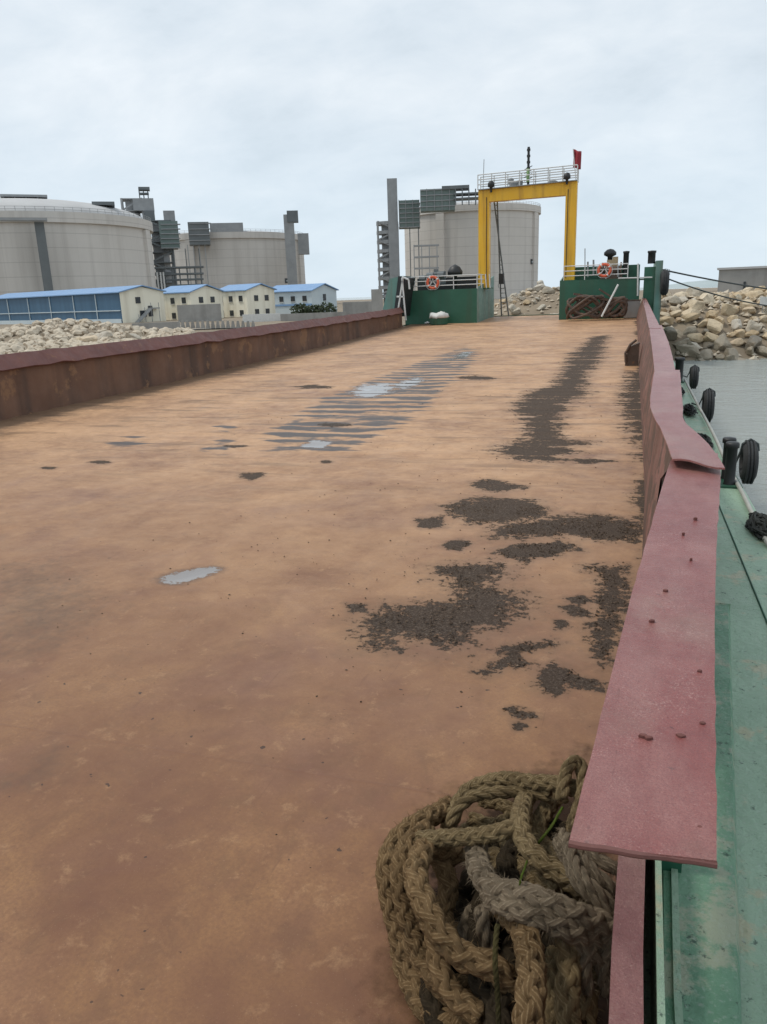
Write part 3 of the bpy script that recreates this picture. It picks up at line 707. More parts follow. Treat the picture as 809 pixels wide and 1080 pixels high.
def rope_store(store, ctrl, R, kind, pitch=None):
    path = catmull(ctrl, .009)
    path = [p + Vector([noise.noise(p * 9 + Vector((k * 7, 0, 0))) for k in range(3)]) * .006 for p in path]
    k = len(path); ref = None; fr = []; L = 0
    for i, p in enumerate(path):
        dd = (path[min(k - 1, i + 1)] - path[max(0, i - 1)]).normalized()
        if i: L += (p - path[i - 1]).length
        if ref is None: ref = Vector((0, 0, 1)) if abs(dd.z) < .9 else Vector((1, 0, 0))
        x = (ref - dd * ref.dot(dd)).normalized(); ref = x; fr.append((p, x, dd.cross(x), L))
    if kind == 'plait':
        om = 2 * math.pi / (pitch or 7.0 * R)
        for sgn in (1, -1):
            for s_ in range(4):
                pts = []
                for p, x, y, L in fr:
                    th = sgn * om * L + s_ * math.pi / 2; rad = R * (.58 + sgn * .10 * math.cos(4 * om * L))
                    pts.append(p + (x * math.cos(th) + y * math.sin(th)) * rad)
                add_uvtube(store, pts, R * .41)
    elif kind == 'laid':
        om = 2 * math.pi / (pitch or 6.5 * R)
        for s_ in range(3):
            pts = [p + (x * math.cos(om * L + s_ * 2.094) + y * math.sin(om * L + s_ * 2.094)) * R * .5 for p, x, y, L in fr]
            add_uvtube(store, pts, R * .53, 8)
    return fr
def fuzz(store, fr, R, count, ln):
    V_, F_, U_ = store
    for _ in range(count):
        p, x, y, L = rnd.choice(fr); a = rnd.uniform(0, 6.28); nn = x * math.cos(a) + y * math.sin(a); b0 = p + nn * R * .9
        tdir = (nn * rnd.uniform(.3, 1) + Vector((rnd.uniform(-1, 1), rnd.uniform(-1, 1), rnd.uniform(-1, 1))) * .9).normalized()
        side = tdir.cross(nn).normalized() * .0009 if tdir.cross(nn).length > 1e-3 else Vector((.0009, 0, 0)); l = ln * rnd.uniform(.4, 1)
        o = len(V_); mid = b0 + tdir * l * .5; tip = b0 + tdir * l + Vector((0, 0, -.3 * l))
        V_ += [b0 - side, b0 + side, mid + side * .8, mid - side * .8, tip]; U_ += [(0, 0)] * 5
        F_ += [(o, o + 1, o + 2, o + 3), (o + 3, o + 2, o + 4)]
def rope_obj(name, mt, ropes, label, cat, fz=0):
    store = ([], [], [])
    for ctrl, R, kind in ropes:
        fr = rope_store(store, ctrl, R, kind)
        if fz: fuzz(store, fr, R, int(fz * len(fr)), .034)
    V_, F_, U_ = store; og = Vector((-.35, 2.0, 0))
    me = bpy.data.meshes.new(name); me.from_pydata([tuple(p - og) for p in V_], [], F_); me.update()
    uvl = me.uv_layers.new(name='UVMap'); idx = np.zeros(len(me.loops), int); me.loops.foreach_get('vertex_index', idx)
    uvl.data.foreach_set('uv', np.array(U_, dtype=np.float32)[idx].reshape(-1))
    me.polygons.foreach_set('use_smooth', [True] * len(me.polygons)); me.materials.append(M[mt])
    o = bpy.data.objects.new(name, me); COL.objects.link(o); o.location = og; tag(o, label, cat); return o
T = lambda pts: [rz(*p) for p in pts]
def coil(cx, cy, rx, ry, z0, z1, turns, ph, wob=.05):
    return [Vector((cx + rx * math.cos(a + ph) * (1 + wob * math.sin(3 * a)), cy + ry * math.sin(a + ph) * (1 + wob * math.cos(2 * a)), z0 + (z1 - z0) * i / (turns * 8) + .02 * math.sin(2.3 * a)))
            for i, a in enumerate(np.linspace(0, 2 * math.pi * turns, int(turns * 8) + 1))]
RS = .79
def ropes(L): return [(T(c) if isinstance(c[0], tuple) else c, r * RS, k) for c, r, k in L]
rope_obj('mooring_rope', 'ropebrown', ropes([
    ([(250, 190, .30), (190, 225, .38), (115, 275, .38), (75, 350, .34), (85, 450, .26), (115, 560, .16), (140, 650, .09), (185, 730, .06), (250, 800, .06), (330, 850, .08)], .047, 'plait'),
    ([(275, 330, .30), (200, 300, .42), (160, 370, .45), (178, 460, .43), (225, 550, .40), (295, 615, .37), (380, 650, .35), (450, 720, .25), (480, 800, .1)], .050, 'plait'),
    ([(400, 470, .35), (465, 540, .47), (485, 610, .5), (487, 700, .5), (478, 800, .48), (465, 900, .42), (440, 1000, .3)], .050, 'plait'),
    ([(110, 560, .05), (130, 660, .05), (180, 760, .06), (260, 810, .1), (380, 800, .18), (430, 860, .2)], .046, 'plait'),
    ([(140, 310, .25), (215, 330, .33), (250, 420, .27), (235, 500, .22), (270, 560, .2), (330, 600, .2)], .044, 'plait'),
    ([(125, 290, .24), (100, 390, .14), (105, 520, .08), (130, 640, .06)], .046, 'plait'),
    ([(150, 460, .2), (150, 560, .2), (185, 640, .2), (260, 700, .2), (340, 710, .2), (420, 760, .2)], .044, 'plait'),
    ([(190, 250, .42), (130, 310, .43), (110, 400, .38), (128, 500, .3), (170, 600, .22), (215, 690, .16), (290, 760, .12)], .040, 'plait'),
    ([(205, 480, .3), (215, 560, .3), (230, 660, .26), (280, 740, .22), (350, 790, .22)], .044, 'plait')]),
    'thick brown plaited mooring rope looping down the left side of the foreground rope heap', 'rope', 4)
rope_obj('mooring_rope', 'ropekhaki', ropes([
    ([(150, 285, .42), (220, 280, .47), (320, 272, .50), (420, 258, .53), (455, 240, .5), (470, 215, .42)], .036, 'plait'),
    ([(240, 280, .24), (262, 215, .34), (310, 145, .40), (400, 115, .46), (500, 122, .50), (580, 132, .52), (625, 150, .5), (650, 220, .4)], .038, 'plait'),
    ([(485, 140, .40), (455, 215, .50), (470, 290, .53), (530, 355, .53), (600, 405, .50), (660, 470, .44), (690, 560, .36), (680, 640, .3)], .042, 'plait'),
    ([(560, 160, .38), (520, 215, .40), (505, 270, .38), (540, 320, .36), (600, 350, .38)], .040, 'plait'),
    ([(575, 170, .54), (585, 100, .58), (606, 60, .60), (628, 80, .58), (630, 150, .54), (606, 230, .5), (590, 300, .46)], .030, 'laid'),
    ([(255, 250, .36), (275, 195, .42), (330, 160, .45), (400, 150, .46), (470, 150, .46), (540, 160, .47)], .030, 'laid'),
    ([(345, 170, .26), (400, 180, .28), (430, 215, .26), (380, 245, .24), (310, 225, .24)], .036, 'plait'),
    ([(260, 300, .22), (300, 260, .2), (370, 250, .22), (420, 300, .24), (400, 360, .25), (340, 380, .25)], .036, 'plait'),
    ([(590, 560, .44), (596, 640, .40), (588, 740, .36), (600, 860, .3), (590, 960, .2)], .044, 'plait'),
    ([(300, 330, .2), (380, 330, .25), (440, 350, .3), (500, 400, .38), (560, 440, .4)], .038, 'plait'),
    ([(560, 600, .3), (540, 680, .26), (545, 780, .22), (540, 880, .2)], .038, 'plait'),
    ([(660, 600, .32), (650, 690, .3), (640, 780, .26), (650, 880, .2)], .040, 'plait')]),
    'khaki mooring rope arched over the top of the foreground rope heap', 'rope', 3.5)
rope_obj('mooring_rope', 'ropegrey', ropes([
    ([(330, 310, .42), (338, 370, .48), (375, 425, .52), (450, 440, .55), (530, 470, .55), (620, 500, .52), (720, 530, .44)], .048, 'plait'),
    ([(370, 450, .50), (440, 480, .53), (520, 510, .53), (600, 540, .50), (690, 560, .42)], .044, 'plait'),
    ([(580, 270, .53), (600, 330, .56), (640, 400, .55), (700, 460, .50), (750, 520, .40)], .027, 'laid'),
    ([(565, 290, .50), (590, 350, .54), (630, 420, .53), (690, 480, .49), (740, 540, .40)], .027, 'laid'),
    ([(600, 300, .50), (640, 350, .54), (690, 400, .53), (745, 455, .46)], .026, 'laid'),
    ([(620, 310, .46), (680, 345, .5), (740, 380, .48), (765, 440, .4)], .028, 'laid'),
    ([(600, 470, .48), (615, 550, .46), (650, 610, .42), (700, 620, .38), (720, 560, .38), (700, 500, .4)], .026, 'laid'),
    ([(640, 480, .48), (660, 560, .45), (640, 640, .40), (650, 720, .33)], .026, 'laid'),
    ([(690, 480, .46), (710, 560, .43), (690, 640, .38), (700, 720, .3)], .026, 'laid'),
    ([(345, 480, .42), (350, 540, .36), (370, 600, .3), (360, 680, .24)], .030, 'laid'),
    ([(330, 480, .3), (300, 540, .25), (310, 610, .2)], .036, 'plait')]),
    'grey chafed mooring rope lying across the middle of the foreground rope heap', 'rope', 8)
rope_obj('mooring_rope', 'ropedark', [(coil(-.29, 2.05, .22, .38, .05, .10, 2.0, .5), .042, 'plait'), (coil(-.28, 2.2, .16, .32, .12, .2, 2.2, 2.0), .042, 'plait'), (coil(-.24, 2.0, .12, .26, .2, .28, 2.0, 4.0), .040, 'plait'), (coil(-.15, 1.75, .10, .34, .10, .26, 2.4, 1.0), .042, 'plait'), (coil(-.20, 2.25, .10, .2, .24, .34, 2.0, 1.0), .040, 'plait')],  # added filler coils, coloured dark to stand for shade between the loops
    'near-black filler rope added for the shade inside the foreground rope heap', 'rope')
rope_obj('cord', 'corddark', [(T([(392, 525, .56), (386, 580, .54), (383, 650, .50), (388, 720, .44), (392, 800, .38), (388, 880, .3)]), .008, 'laid')], 'thin dark twisted cord hanging down the front of the rope heap', 'cord')
rope_obj('cord', 'cordgreen', [(T([(475, 350, .575), (462, 392, .60), (455, 420, .58)]), .004, 'laid')], 'short bright green cord lying over the grey chafed rope', 'cord')
rope_obj('cord', 'cordgreen', [(T([(575, 195, .55), (555, 235, .56), (520, 285, .52), (505, 310, .46)]), .005, 'laid')], 'bright green cord slanting between the khaki ropes near the red plate', 'cord')

# ---- rusty bracket leaning on the right wall
t = thing('scrap_bracket', (.2, 27, sheer(27)), 'rusty curved steel bracket leaning against the inside of the right bulwark', 'bracket')
P0 = ondeck(667, 386)
g = MB(); Yb = P0.y
g.hexa([(-.02, Yb, sheer(Yb)), (.33, Yb, sheer(Yb)), (.33, Yb + .5, sheer(Yb)), (-.02, Yb + .5, sheer(Yb)), (.05, Yb, sheer(Yb) + .5), (.34, Yb, sheer(Yb) + .62), (.34, Yb + .5, sheer(Yb) + .62), (.05, Yb + .5, sheer(Yb) + .5)])
g.build('plate', 'scrap', t)
g = MB(); g.tube([(.0, Yb - .02, sheer(Yb) + .1), (-.02, Yb - .03, sheer(Yb) + .35), (.1, Yb - .03, sheer(Yb) + .58), (.25, Yb - .03, sheer(Yb) + .7)], .035, 7); g.build('hook', 'scrap', t)

# ================================================================= BOW TOWERS
def rails(g, pts, heights, base, r=.022, posts=True):
    for h in heights: g.tube([(p[0], p[1], base + h) for p in pts], r, 6)
def railing(name, t, pts, base, hs, mt='white', n_between=3, r=.026):
    g = MB()
    for h in hs: g.tube([(p[0], p[1], base + h) for p in pts], r, 6)
    for a, b_ in zip(pts[:-1], pts[1:]):
        for k in range(n_between + 1):
            q = Vector(a).lerp(Vector(b_), k / n_between); g.tube([(q.x, q.y, base), (q.x, q.y, base + hs[-1])], r, 6)
    return g.build(name, mt, t)
YL = 45.0
zt = atY(465, 305.5, YL).z; xl = atY(427, 320, YL).x; xr_ = atY(503, 320, YL).x
base = sheer(YL)
t = thing('bow_tower', ((xl + xr_) / 2, YL + 2, base), 'dark green steel bow tower left of the ramp opening, under the taller yellow leg foot', 'bow tower')
xi = atY(521, 318, 51).x
g = MB(); th = .06
g.hexa([(xl, YL, base - .05), (xr_, YL, base - .05), (xr_, YL + th, base - .05), (xl, YL + th, base - .05), (xl, YL, zt), (xr_, YL, zt), (xr_, YL + th, zt), (xl, YL + th, zt)])
g.build('front_wall', 'darkgreen', t)
g = MB(); g.hexa([(xr_, YL, base - .05), (xi, 51, base - .05), (xi - .06, 51, base - .05), (xr_ - .06, YL + .07, base - .05), (xr_, YL, zt + .02), (xi, 51, zt + .75), (xi - .06, 51, zt + .75), (xr_ - .06, YL + .07, zt + .02)])
g.build('side_wall', 'teal', t)
g = MB(); g.hexa([(xl, YL + .07, zt - .1), (xr_ - .07, YL + .07, zt - .1), (xi - .07, 51, zt - .1), (xl, 51, zt - .1), (xl, YL + .07, zt - .05), (xr_ - .07, YL + .07, zt - .05), (xi - .07, 51, zt - .05), (xl, 51, zt - .05)])
g.build('top_deck', 'darkgreen', t)
g = MB(); g.hexa([(xl, 48, zt - .05), (xr_ - .1, 48, zt - .05), (xr_ - .1, 48.1, zt - .05), (xl, 48.1, zt - .05), (xl, 48, zt + .72), (xr_ - .1, 48, zt + .72), (xr_ - .1, 48.1, zt + .72), (xl, 48.1, zt + .72)])
g.build('inner_bulkhead', 'black', t)
hr = atY(470, 290.5, YL).z - zt
railing('handrail', t, [(xl + .2, YL + .04, 0), (xr_, YL + .04, 0)], zt - .02, [hr * .33, hr * .66, hr], n_between=3)
railing('handrail', t, [(xr_, YL + .1, 0), ((xr_ + xi) / 2, 48, 0)], zt, [hr * .33, hr * .66, hr], n_between=2)
# slanted outer wing, dark recess and the white raking frame
Y2 = 43.2
g = MB(); A = [atY(403, 330, Y2), atY(417, 331, Y2), atY(424, 291, Y2), atY(411, 294, Y2)]
g.hexa([A[0], A[1], A[1] + Vector((0, 3, 0)), A[0] + Vector((0, 3, 0)), A[3], A[2], A[2] + Vector((0, 3, 0)), A[3] + Vector((0, 3, 0))]); g.build('wing_plate', 'teal', t)
g = MB(); A = [atY(415, 333, Y2 - .1), atY(423, 334, Y2 - .1), atY(428, 293, Y2 - .1), atY(420, 291, Y2 - .1)]
g.hexa([A[0], A[1], A[1] + Vector((0, 2, 0)), A[0] + Vector((0, 2, 0)), A[3], A[2], A[2] + Vector((0, 2, 0)), A[3] + Vector((0, 2, 0))]); g.build('recess', 'black', t)
g = MB()
for a, b_ in (((428, 338), (424, 293)), ((419, 334), (425, 293)), ((418.5, 313), (426.5, 313)), ((424, 292), (431, 295)), ((431, 295), (432, 305))):
    g.tube([atY(*a, Y2 - .25), atY(*b_, Y2 - .25)], .05, 6)
g.build('raking_frame', 'white', t)
# machinery on the tower
g = MB(); P = atY(480, 291, 46.5); g.lathe([(.12, -1.0), (.12, .0), (.42, .05), (.45, .25), (.3, .5), (.08, .62), (.001, .66)], P, 20); g.build('vent_cowl', 'black', t, True)
g = MB()
for px, py, w, h in ((455, 292, .5, .5), (466, 290, .4, .7), (447, 294, .4, .4), (460, 289, .2, .9)):
    P = atY(px, py, 46.3); g.box((P.x, P.y, P.z - h * .2), (w, .4, h)); g.lathe([(w * .5, -.2), (w * .5, .2)], (P.x, P.y - .25, P.z), 10, 'x')
g.build('winch', 'towerdark', t)
g = MB()
for px in (507, 512, 516): g.tube([atY(px, 289, 46), atY(px + 1, 304, 46)], .03, 6)
g.build('cable_drop', 'white', t)

YR = 46.0; base = sheer(YR)
xa, xb, xc = atY(590, 315, YR).x, atY(674, 315, YR).x, atY(690, 315, YR).x
zt2 = atY(620, 295, YR).z; ztc = atY(690, 275, YR).z
t = thing('bow_tower', ((xa + xb) / 2, YR + 2, base), 'dark green steel bow tower right of the ramp opening, with a pale teal corner post', 'bow tower')
g = MB(); g.hexa([(xa, YR, base - .05), (xb, YR, base - .05), (xb, YR + .06, base - .05), (xa, YR + .06, base - .05), (xa, YR, zt2), (xb, YR, zt2), (xb, YR + .06, zt2), (xa, YR + .06, zt2)]); g.build('front_wall', 'darkgreen', t)
g = MB(); g.hexa([(xa, YR + .07, base - .05), (xa + .06, YR + .07, base - .05), (xa + .06, 51, base - .05), (xa, 51, base - .05), (xa, YR + .07, zt2), (xa + .06, YR + .07, zt2), (xa + .06, 51, zt2 + .6), (xa, 51, zt2 + .6)]); g.build('side_wall', 'teal', t)
g = MB(); g.box(((xa + xc) / 2, 48.6, zt2 - .07), (xc - xa - .2, 4.8, .05)); g.build('top_deck', 'darkgreen', t)
g = MB(); g.box(((xb + xc) / 2 + .1, YR + .25, (base - 1.2 + zt2 + .55) / 2), (xc - xb - .2, .06, zt2 + .55 - base + 1.2)); g.build('recess', 'darkgreen', t)
g = MB(); g.box(((xa + xc) / 2 - .2, 48.2, zt2 + .35), (xc - xa - 1.2, .08, .8)); g.build('inner_bulkhead', 'darkgreen', t)
g = MB(); g.box((xc + .17, YR + .3, (ztc - 1.5) / 2), (.36, .7, ztc + 1.5)); g.box((xc + .12, YR + 2.8, (ztc - 1.5) / 2), (.26, 4.2, ztc + 1.5)); g.build('corner_post', 'teal', t)
hr = atY(630, 279, YR).z - zt2
railing('handrail', t, [(xa + .2, YR + .04, 0), (atY(662, 290, YR).x, YR + .04, 0)], zt2 - .02, [hr * .33, hr * .66, hr], n_between=3)
g = MB(); g.tube([atY(673, 278, YR - .1), atY(672.6, 312, YR - .1)], .045, 6); g.tube([atY(652, 293.5, YR - .08), atY(688, 292.5, YR - .08)], .035, 6); g.build('white_pole', 'white', t)
for px, y0, y1, w in ((659.5, 265, 290, .15), (687, 264.5, 278, .2)):
    g = MB(); P = atY(px, y1, YR + 1.0); Q = atY(px, y0, YR + 1.0)
    g.lathe([(w, P.z), (w, Q.z - .12), (w * 1.15, Q.z - .1), (w * 1.15, Q.z), (.001, Q.z + .02)], (P.x, P.y, 0), 14); g.build('bitt', 'black', t, True)
# winch: drum, cheeks, motor
g = MB(); P = atY(645, 285, YR + 1.2); g.lathe([(.22, -.5), (.22, .5)], P, 18, 'x')
for dx in (-.5, .5): g.lathe([(.001, dx - .04), (.42, dx - .04), (.42, dx + .04), (.001, dx + .04)], P, 20, 'x')
g.box((P.x, P.y, P.z - .4), (1.2, .6, .3)); g.build('winch', 'scrap', t)
g = MB(); P = atY(646, 277, YR + 1.6); g.box((P.x, P.y, P.z - .2), (.6, .5, .7)); g.box((P.x + .15, P.y, P.z + .22), (.3, .4, .18)); g.build('motor_box', weathered('tan_motor_paint', (.36, .27, .16), (.42, .33, .2), 3, .6), t)
g = MB(); P = atY(643.5, 269, YR + 1.9); g.lathe([(.14, -.9), (.14, -.1), (.34, .0), (.34, .15), (.18, .3), (.001, .34)], P, 14); g.build('vent_cowl', 'black', t, True)
for px, y0, y1 in ((617, 262, 290), (626, 274, 290), (620, 276, 292), (652, 280, 292)):
    g = MB(); g.tube([atY(px, y0, YR + .9), atY(px, y1, YR + .9)], .05 if px != 617 else .025, 6); g.build('pipe_post', 'towersteel', t)
def lifebuoy(px, py, Y, label):
    P = atY(px, py, Y); t = thing('lifebuoy', P, label, 'lifebuoy')
    for k in range(8):
        g = MB(); a0 = k * math.pi / 4 + .2
        n = 8; w = math.pi / 4 if k % 2 else math.pi / 4
        pts = [(P.x + .31 * math.cos(a0 + w * i / n), P.y, P.z + .31 * math.sin(a0 + w * i / n)) for i in range(n + 1)]
        if k % 2 == 0:
            g.tube(pts, .075, 10); g.build('ring_segment', 'orange', t, True)
        else:
            i0, i1 = 0, n
            g.tube(pts, .075, 10); o = g.build('ring_segment', 'orange' if k % 4 == 1 else 'orange', t, True)
    g = MB()
    for k in range(4):
        a = k * math.pi / 2 + .6; g = MB(); g.tube([(P.x + .31 * math.cos(a - .12), P.y, P.z + .31 * math.sin(a - .12)), (P.x + .31 * math.cos(a + .12), P.y, P.z + .31 * math.sin(a + .12))], .079, 10); g.build('white_band', 'white', t, True)
    g = MB(); g.tube([(P.x + .42 * math.cos(a), P.y - .03, P.z + .42 * math.sin(a) * (1 - .06 * math.cos(4 * a))) for a in np.linspace(0, 6.28, 40)], .012, 5); g.build('grab_line', 'white', t)
    g = MB(); g.bar((P.x - .22, P.y + .02, P.z - .2), (P.x, P.y + .02, P.z + .1), .05); g.bar((P.x + .22, P.y + .02, P.z - .2), (P.x, P.y + .02, P.z + .1), .05); g.bar((P.x, P.y + .02, P.z + .05), (P.x, P.y + .02, P.z + .3), .05); g.build('holder', 'white', t)
lifebuoy(456.5, 298, YL - .12, 'orange lifebuoy hung on the white rail of the left bow tower')
lifebuoy(637.5, 285, YR - .12, 'orange lifebuoy hung on the white rail of the right bow tower')
# sack on a dark bin by the left tower foot
P = ondeck(463, 342.5)
g = MB(); g.lathe([(.42, 0), (.5, .03), (.52, .34), (.48, .36), (.001, .36)], P, 18); tag(g.build('bin', 'darkgreen'), 'low dark round bin standing before the left bow tower', 'bin')
g = MB(); rows = []
prof = [(.001, .36), (.45, .365), (.56, .45), (.5, .56), (.3, .63), (.1, .66), (.001, .665)]
g.lathe(prof, P, 22); g.v = [(x + .12 * noise.noise(Vector((x * 3, y * 3, z * 3))), y + .1 * noise.noise(Vector((x * 3, y * 3, z * 3 + 9))), z + .22 * noise.noise(Vector((x * 4, y * 4, z * 4))) if z > P.z + .4 else z) for x, y, z in g.v]
tag(g.build('sack', 'sack', smooth=True), 'white sack lying on the low dark bin before the left bow tower', 'sack')
P = ondeck(451, 342); g = MB(); stone(g, P.x, P.y, P.z + .08, .22); tag(g.build('crumpled_bag', 'sack'), 'small crumpled pale bag on the deck beside the dark bin', 'bag')
# scrap heap by the right tower
def wad(c, r, n, tr, label, name, mt, cat, flat=.6):
    g = MB()
    for k in range(n):
        pts = []; a0 = rnd.uniform(0, 6.28); tilt = rnd.uniform(-.5, .5)
        for i in range(9):
            a = a0 + i * .6; q = r * rnd.uniform(.75, 1.05)
            pts.append((c[0] + math.cos(a) * q * 1.0, c[1] + math.sin(a) * q * .5, c[2] + tr + max(0, r * flat * (.5 + .5 * math.sin(a * 1.3 + tilt * 4) * rnd.uniform(.6, 1)))))
        g.tube(catmull(pts, .12), tr, 7)
    return tag(g.build(name, mt), label, cat)
Pa = ondeck(618, 337); Pb = ondeck(648, 337)
wad((Pa.x, 44.6, sheer(44.6)), 1.0, 9, .07, 'tangle of rusty bent steel pipes heaped before the right bow tower', 'scrap_heap', 'scrap', 'scrap heap', 1.3)
wad((Pb.x, 44.7, sheer(44.7)), .62, 8, .085, 'coil of old dark brown rope against the right bow tower', 'rope_coil', 'scrap', 'rope coil', 1.8)
g = MB(); g.bar(atY(605, 310, 44.3), atY(652, 318, 44.6), .25, .12); tag(g.build('beam', 'scrap'), 'rusty flat beam lying across the scrap before the right bow tower', 'beam')
g = MB(); g.bar(atY(632, 305, 44.2), atY(646, 314, 44.3), .3, .08); tag(g.build('plank', 'scrap'), 'short dark brown plank tilted on top of the scrap tangle', 'plank')
g = MB(); g.tube([atY(652, 300, 44.0), atY(634.5, 334, 43.7)], .05, 7); tag(g.build('pole', 'white'), 'white pole leaning on the scrap heap before the right bow tower', 'pole')
P = ondeck(666, 336); t = thing('crate', P, 'grey box standing between the scrap heap and the right bulwark', 'crate')
g = MB(); g.box((P.x, P.y + .3, P.z + .5), (.85, .6, .9)); g.build('body', 'concrete2', t); g = MB(); g.box((P.x, P.y + .3, P.z + .97), (.9, .66, .05)); g.build('lid', 'scrap', t)
for dx in (-.3, .3):
    g = MB(); g.box((P.x + dx, P.y + .3, P.z + .03), (.12, .5, .06)); g.build('foot', 'scrap', t)

# ---- yellow gantry
YG = 47.5
La, Lb, Ra, Rb = atY(505.5, 285, YG), atY(516.5, 285, YG), atY(595, 278, YG), atY(606.5, 278, YG)
Lt, Rt = atY(512, 201, YG), atY(602, 192, YG); Lu = atY(512, 213.5, YG); Ru = atY(602, 206, YG)
t = thing('gantry', ((La.x + Rb.x) / 2, YG, zt - .05), 'tall yellow portal gantry spanning the bow ramp with a railed walkway on top', 'gantry')
w = Lb.x - La.x
for nm, (a, b_, tt) in {'l': (La, Lb, Lt), 'r': (Ra, Rb, Rt)}.items():
    g = MB(); foot = zt - .06 if nm == 'l' else zt2 - .06; tz = tt.z
    g.box(((a.x + b_.x) / 2, YG, (foot + tz) / 2), (b_.x - a.x, .62, tz - foot)); 
    g.build('leg', 'yellow', t)
    g = MB(); mid = (a.x * .45 + b_.x * .55)
    g.box((mid + .14 if nm == 'l' else mid - .2, YG - .325, (foot + tz) / 2 - .1), (.035, .03, tz - foot - .6)); g.build('cable_run', 'black', t)
    g = MB(); g.box(((a.x + b_.x) / 2, YG, foot + .05), (b_.x - a.x + .3, .9, .08)); g.build('base_plate', 'darkgreen', t)
g = MB(); xa_, xb_ = Lb.x + .003, Ra.x - .003
g.hexa([(xa_, YG - .29, Lu.z), (xb_, YG - .29, Ru.z), (xb_, YG + .29, Ru.z), (xa_, YG + .29, Lu.z), (xa_, YG - .29, Lt.z), (xb_, YG - .29, Rt.z), (xb_, YG + .29, Rt.z), (xa_, YG + .29, Lt.z)]); g.build('crossbeam', 'yellow', t)
for sy in (-.45, .45):
    g = MB(); A, B = Vector((La.x, YG + sy, Lt.z)), Vector((Rb.x, YG + sy, Rt.z)); hh = atY(558, 182, YG).z - atY(558, 198, YG).z
    for h in (hh * .35, hh * .68, hh): g.tube([A + Vector((0, 0, h)), B + Vector((0, 0, h))], .03, 6)
    for k in range(8): q = A.lerp(B, k / 7); g.tube([q, q + Vector((0, 0, hh))], .03, 6)
    g.build('handrail', 'white', t)
g = MB(); 
g.hexa([(La.x, YG - .5, Lt.z), (Rb.x, YG - .5, Rt.z), (Rb.x, YG + .5, Rt.z), (La.x, YG + .5, Lt.z), (La.x, YG - .5, Lt.z + .04), (Rb.x, YG - .5, Rt.z + .04), (Rb.x, YG + .5, Rt.z + .04), (La.x, YG + .5, Lt.z + .04)]); g.build('walkway', 'towersteel', t)
g = MB(); P = atY(557, 197, YG); Q = atY(557, 155, YG); g.tube([(P.x, YG, P.z), (P.x, YG, Q.z)], .07, 8)
for k in range(5): g.lathe([(.001, -.08), (.10, -.06), (.10, .06), (.001, .08)], (P.x, YG, Q.z - .15 - k * .32), 12)
for k in range(4): g.bar((P.x - .2, YG - .1, P.z + .3 + k * .2), (P.x + .2, YG + .1, P.z + .5 + k * .2), .04)
g.build('light_mast', 'black', t)
g = MB(); g.lathe([(.09, -.7), (.09, 0), (.001, .02)], atY(557, 178, YG - .12), 10); g.build('mast_lamp', weathered('green_lamp', (.12, .22, .08), (.16, .28, .1), 3, .5), t, True)
g = MB(); g.tube([atY(509.5, 200, YG), atY(510.5, 168, YG)], .02, 5); g.build('aerial', 'towersteel', t)
for px, py in ((518, 196), (598, 187.5)):
    g = MB(); P = atY(px, py, YG - .5); g.lathe([(.06, -.35), (.08, -.1), (.20, -.04), (.18, .16), (.08, .26), (.001, .28)], P, 14); g.build('floodlight', 'black', t, True)
for px, py, w_ in ((542, 195, .5), (548, 193, .35), (583, 193.5, .5), (539, 191, .3)):
    g = MB(); P = atY(px, py, YG + .1); g.lathe([(w_ * .5, -.14), (w_ * .55, .1), (w_ * .3, .16), (.001, .18)], P, 12); g.build('pulley_block', 'towersteel', t)
t = thing('flag', atY(606, 190, YG), 'small dark red flag flying from a thin pole over the right end of the gantry', 'flag')
g = MB(); g.tube([atY(607.5, 191, YG), atY(604.5, 157, YG)], .025, 6); g.build('pole', 'white', t)
g = MB(); A = atY(604.6, 157.5, YG); rows = []
for i in range(7):
    rows.append([(A.x + .02 + .42 * j / 8, YG + .10 * math.sin(j * .9 + i * .25), A.z - .92 * i / 6 - .02 * j + .03 * math.sin(j)) for j in range(9)])
g.sheetgrid(rows); o = g.build('cloth', 'redflag', t, True); sm = o.modifiers.new('thick', 'SOLIDIFY'); sm.thickness = .012
# raking ladder from gantry to the ramp
t = thing('ladder', atY(533, 333, 50.0), 'dark raking steel ladder standing inside the left gantry leg', 'ladder')
a0, a1 = atY(521, 211, 48.3), atY(536.5, 333, 50.2); b0, b1 = atY(524.5, 211, 48.3), atY(529, 333, 50.6)
g = MB(); g.bar(a0, a1, .07, .14); g.build('stringer', 'towerdark', t); g = MB(); g.bar(b0, b1, .07, .14); g.build('stringer', 'towerdark', t)
g = MB()
for k in range(1, 22): g.tube([a0.lerp(a1, k / 24), b0.lerp(b1, k / 24)], .03, 5)
g.build('rungs', 'towersteel', t)
g = MB(); P = atY(529.5, 294, 49); g.box((P.x, P.y - .2, P.z), (.3, .25, .6)); g.lathe([(.2, -.1), (.2, .1)], (P.x, P.y - .2, P.z - .4), 14, 'y'); g.build('tackle_block', 'black', t)

# ---- mooring lines to the right shore
def line(a, b_, sag, r, label):
    pts = [a.lerp(b_, i / 24) - Vector((0, 0, sag * 4 * (i / 24) * (1 - i / 24))) for i in range(25)]
    g = MB(); g.tube(pts, r, 7); tag(g.build('mooring_line', 'cable', smooth=True), label, 'mooring line')
S = Vector((xc + .3, YR + .8, atY(694, 284, YR).z))
line(S, atY(900, 313, 62), .25, .045, 'upper dark mooring line running from the right bow tower to the shore')
line(S - Vector((0, 0, .35)), atY(840, 326, 56), .3, .04, 'lower dark mooring line sagging over the boulders on the right')

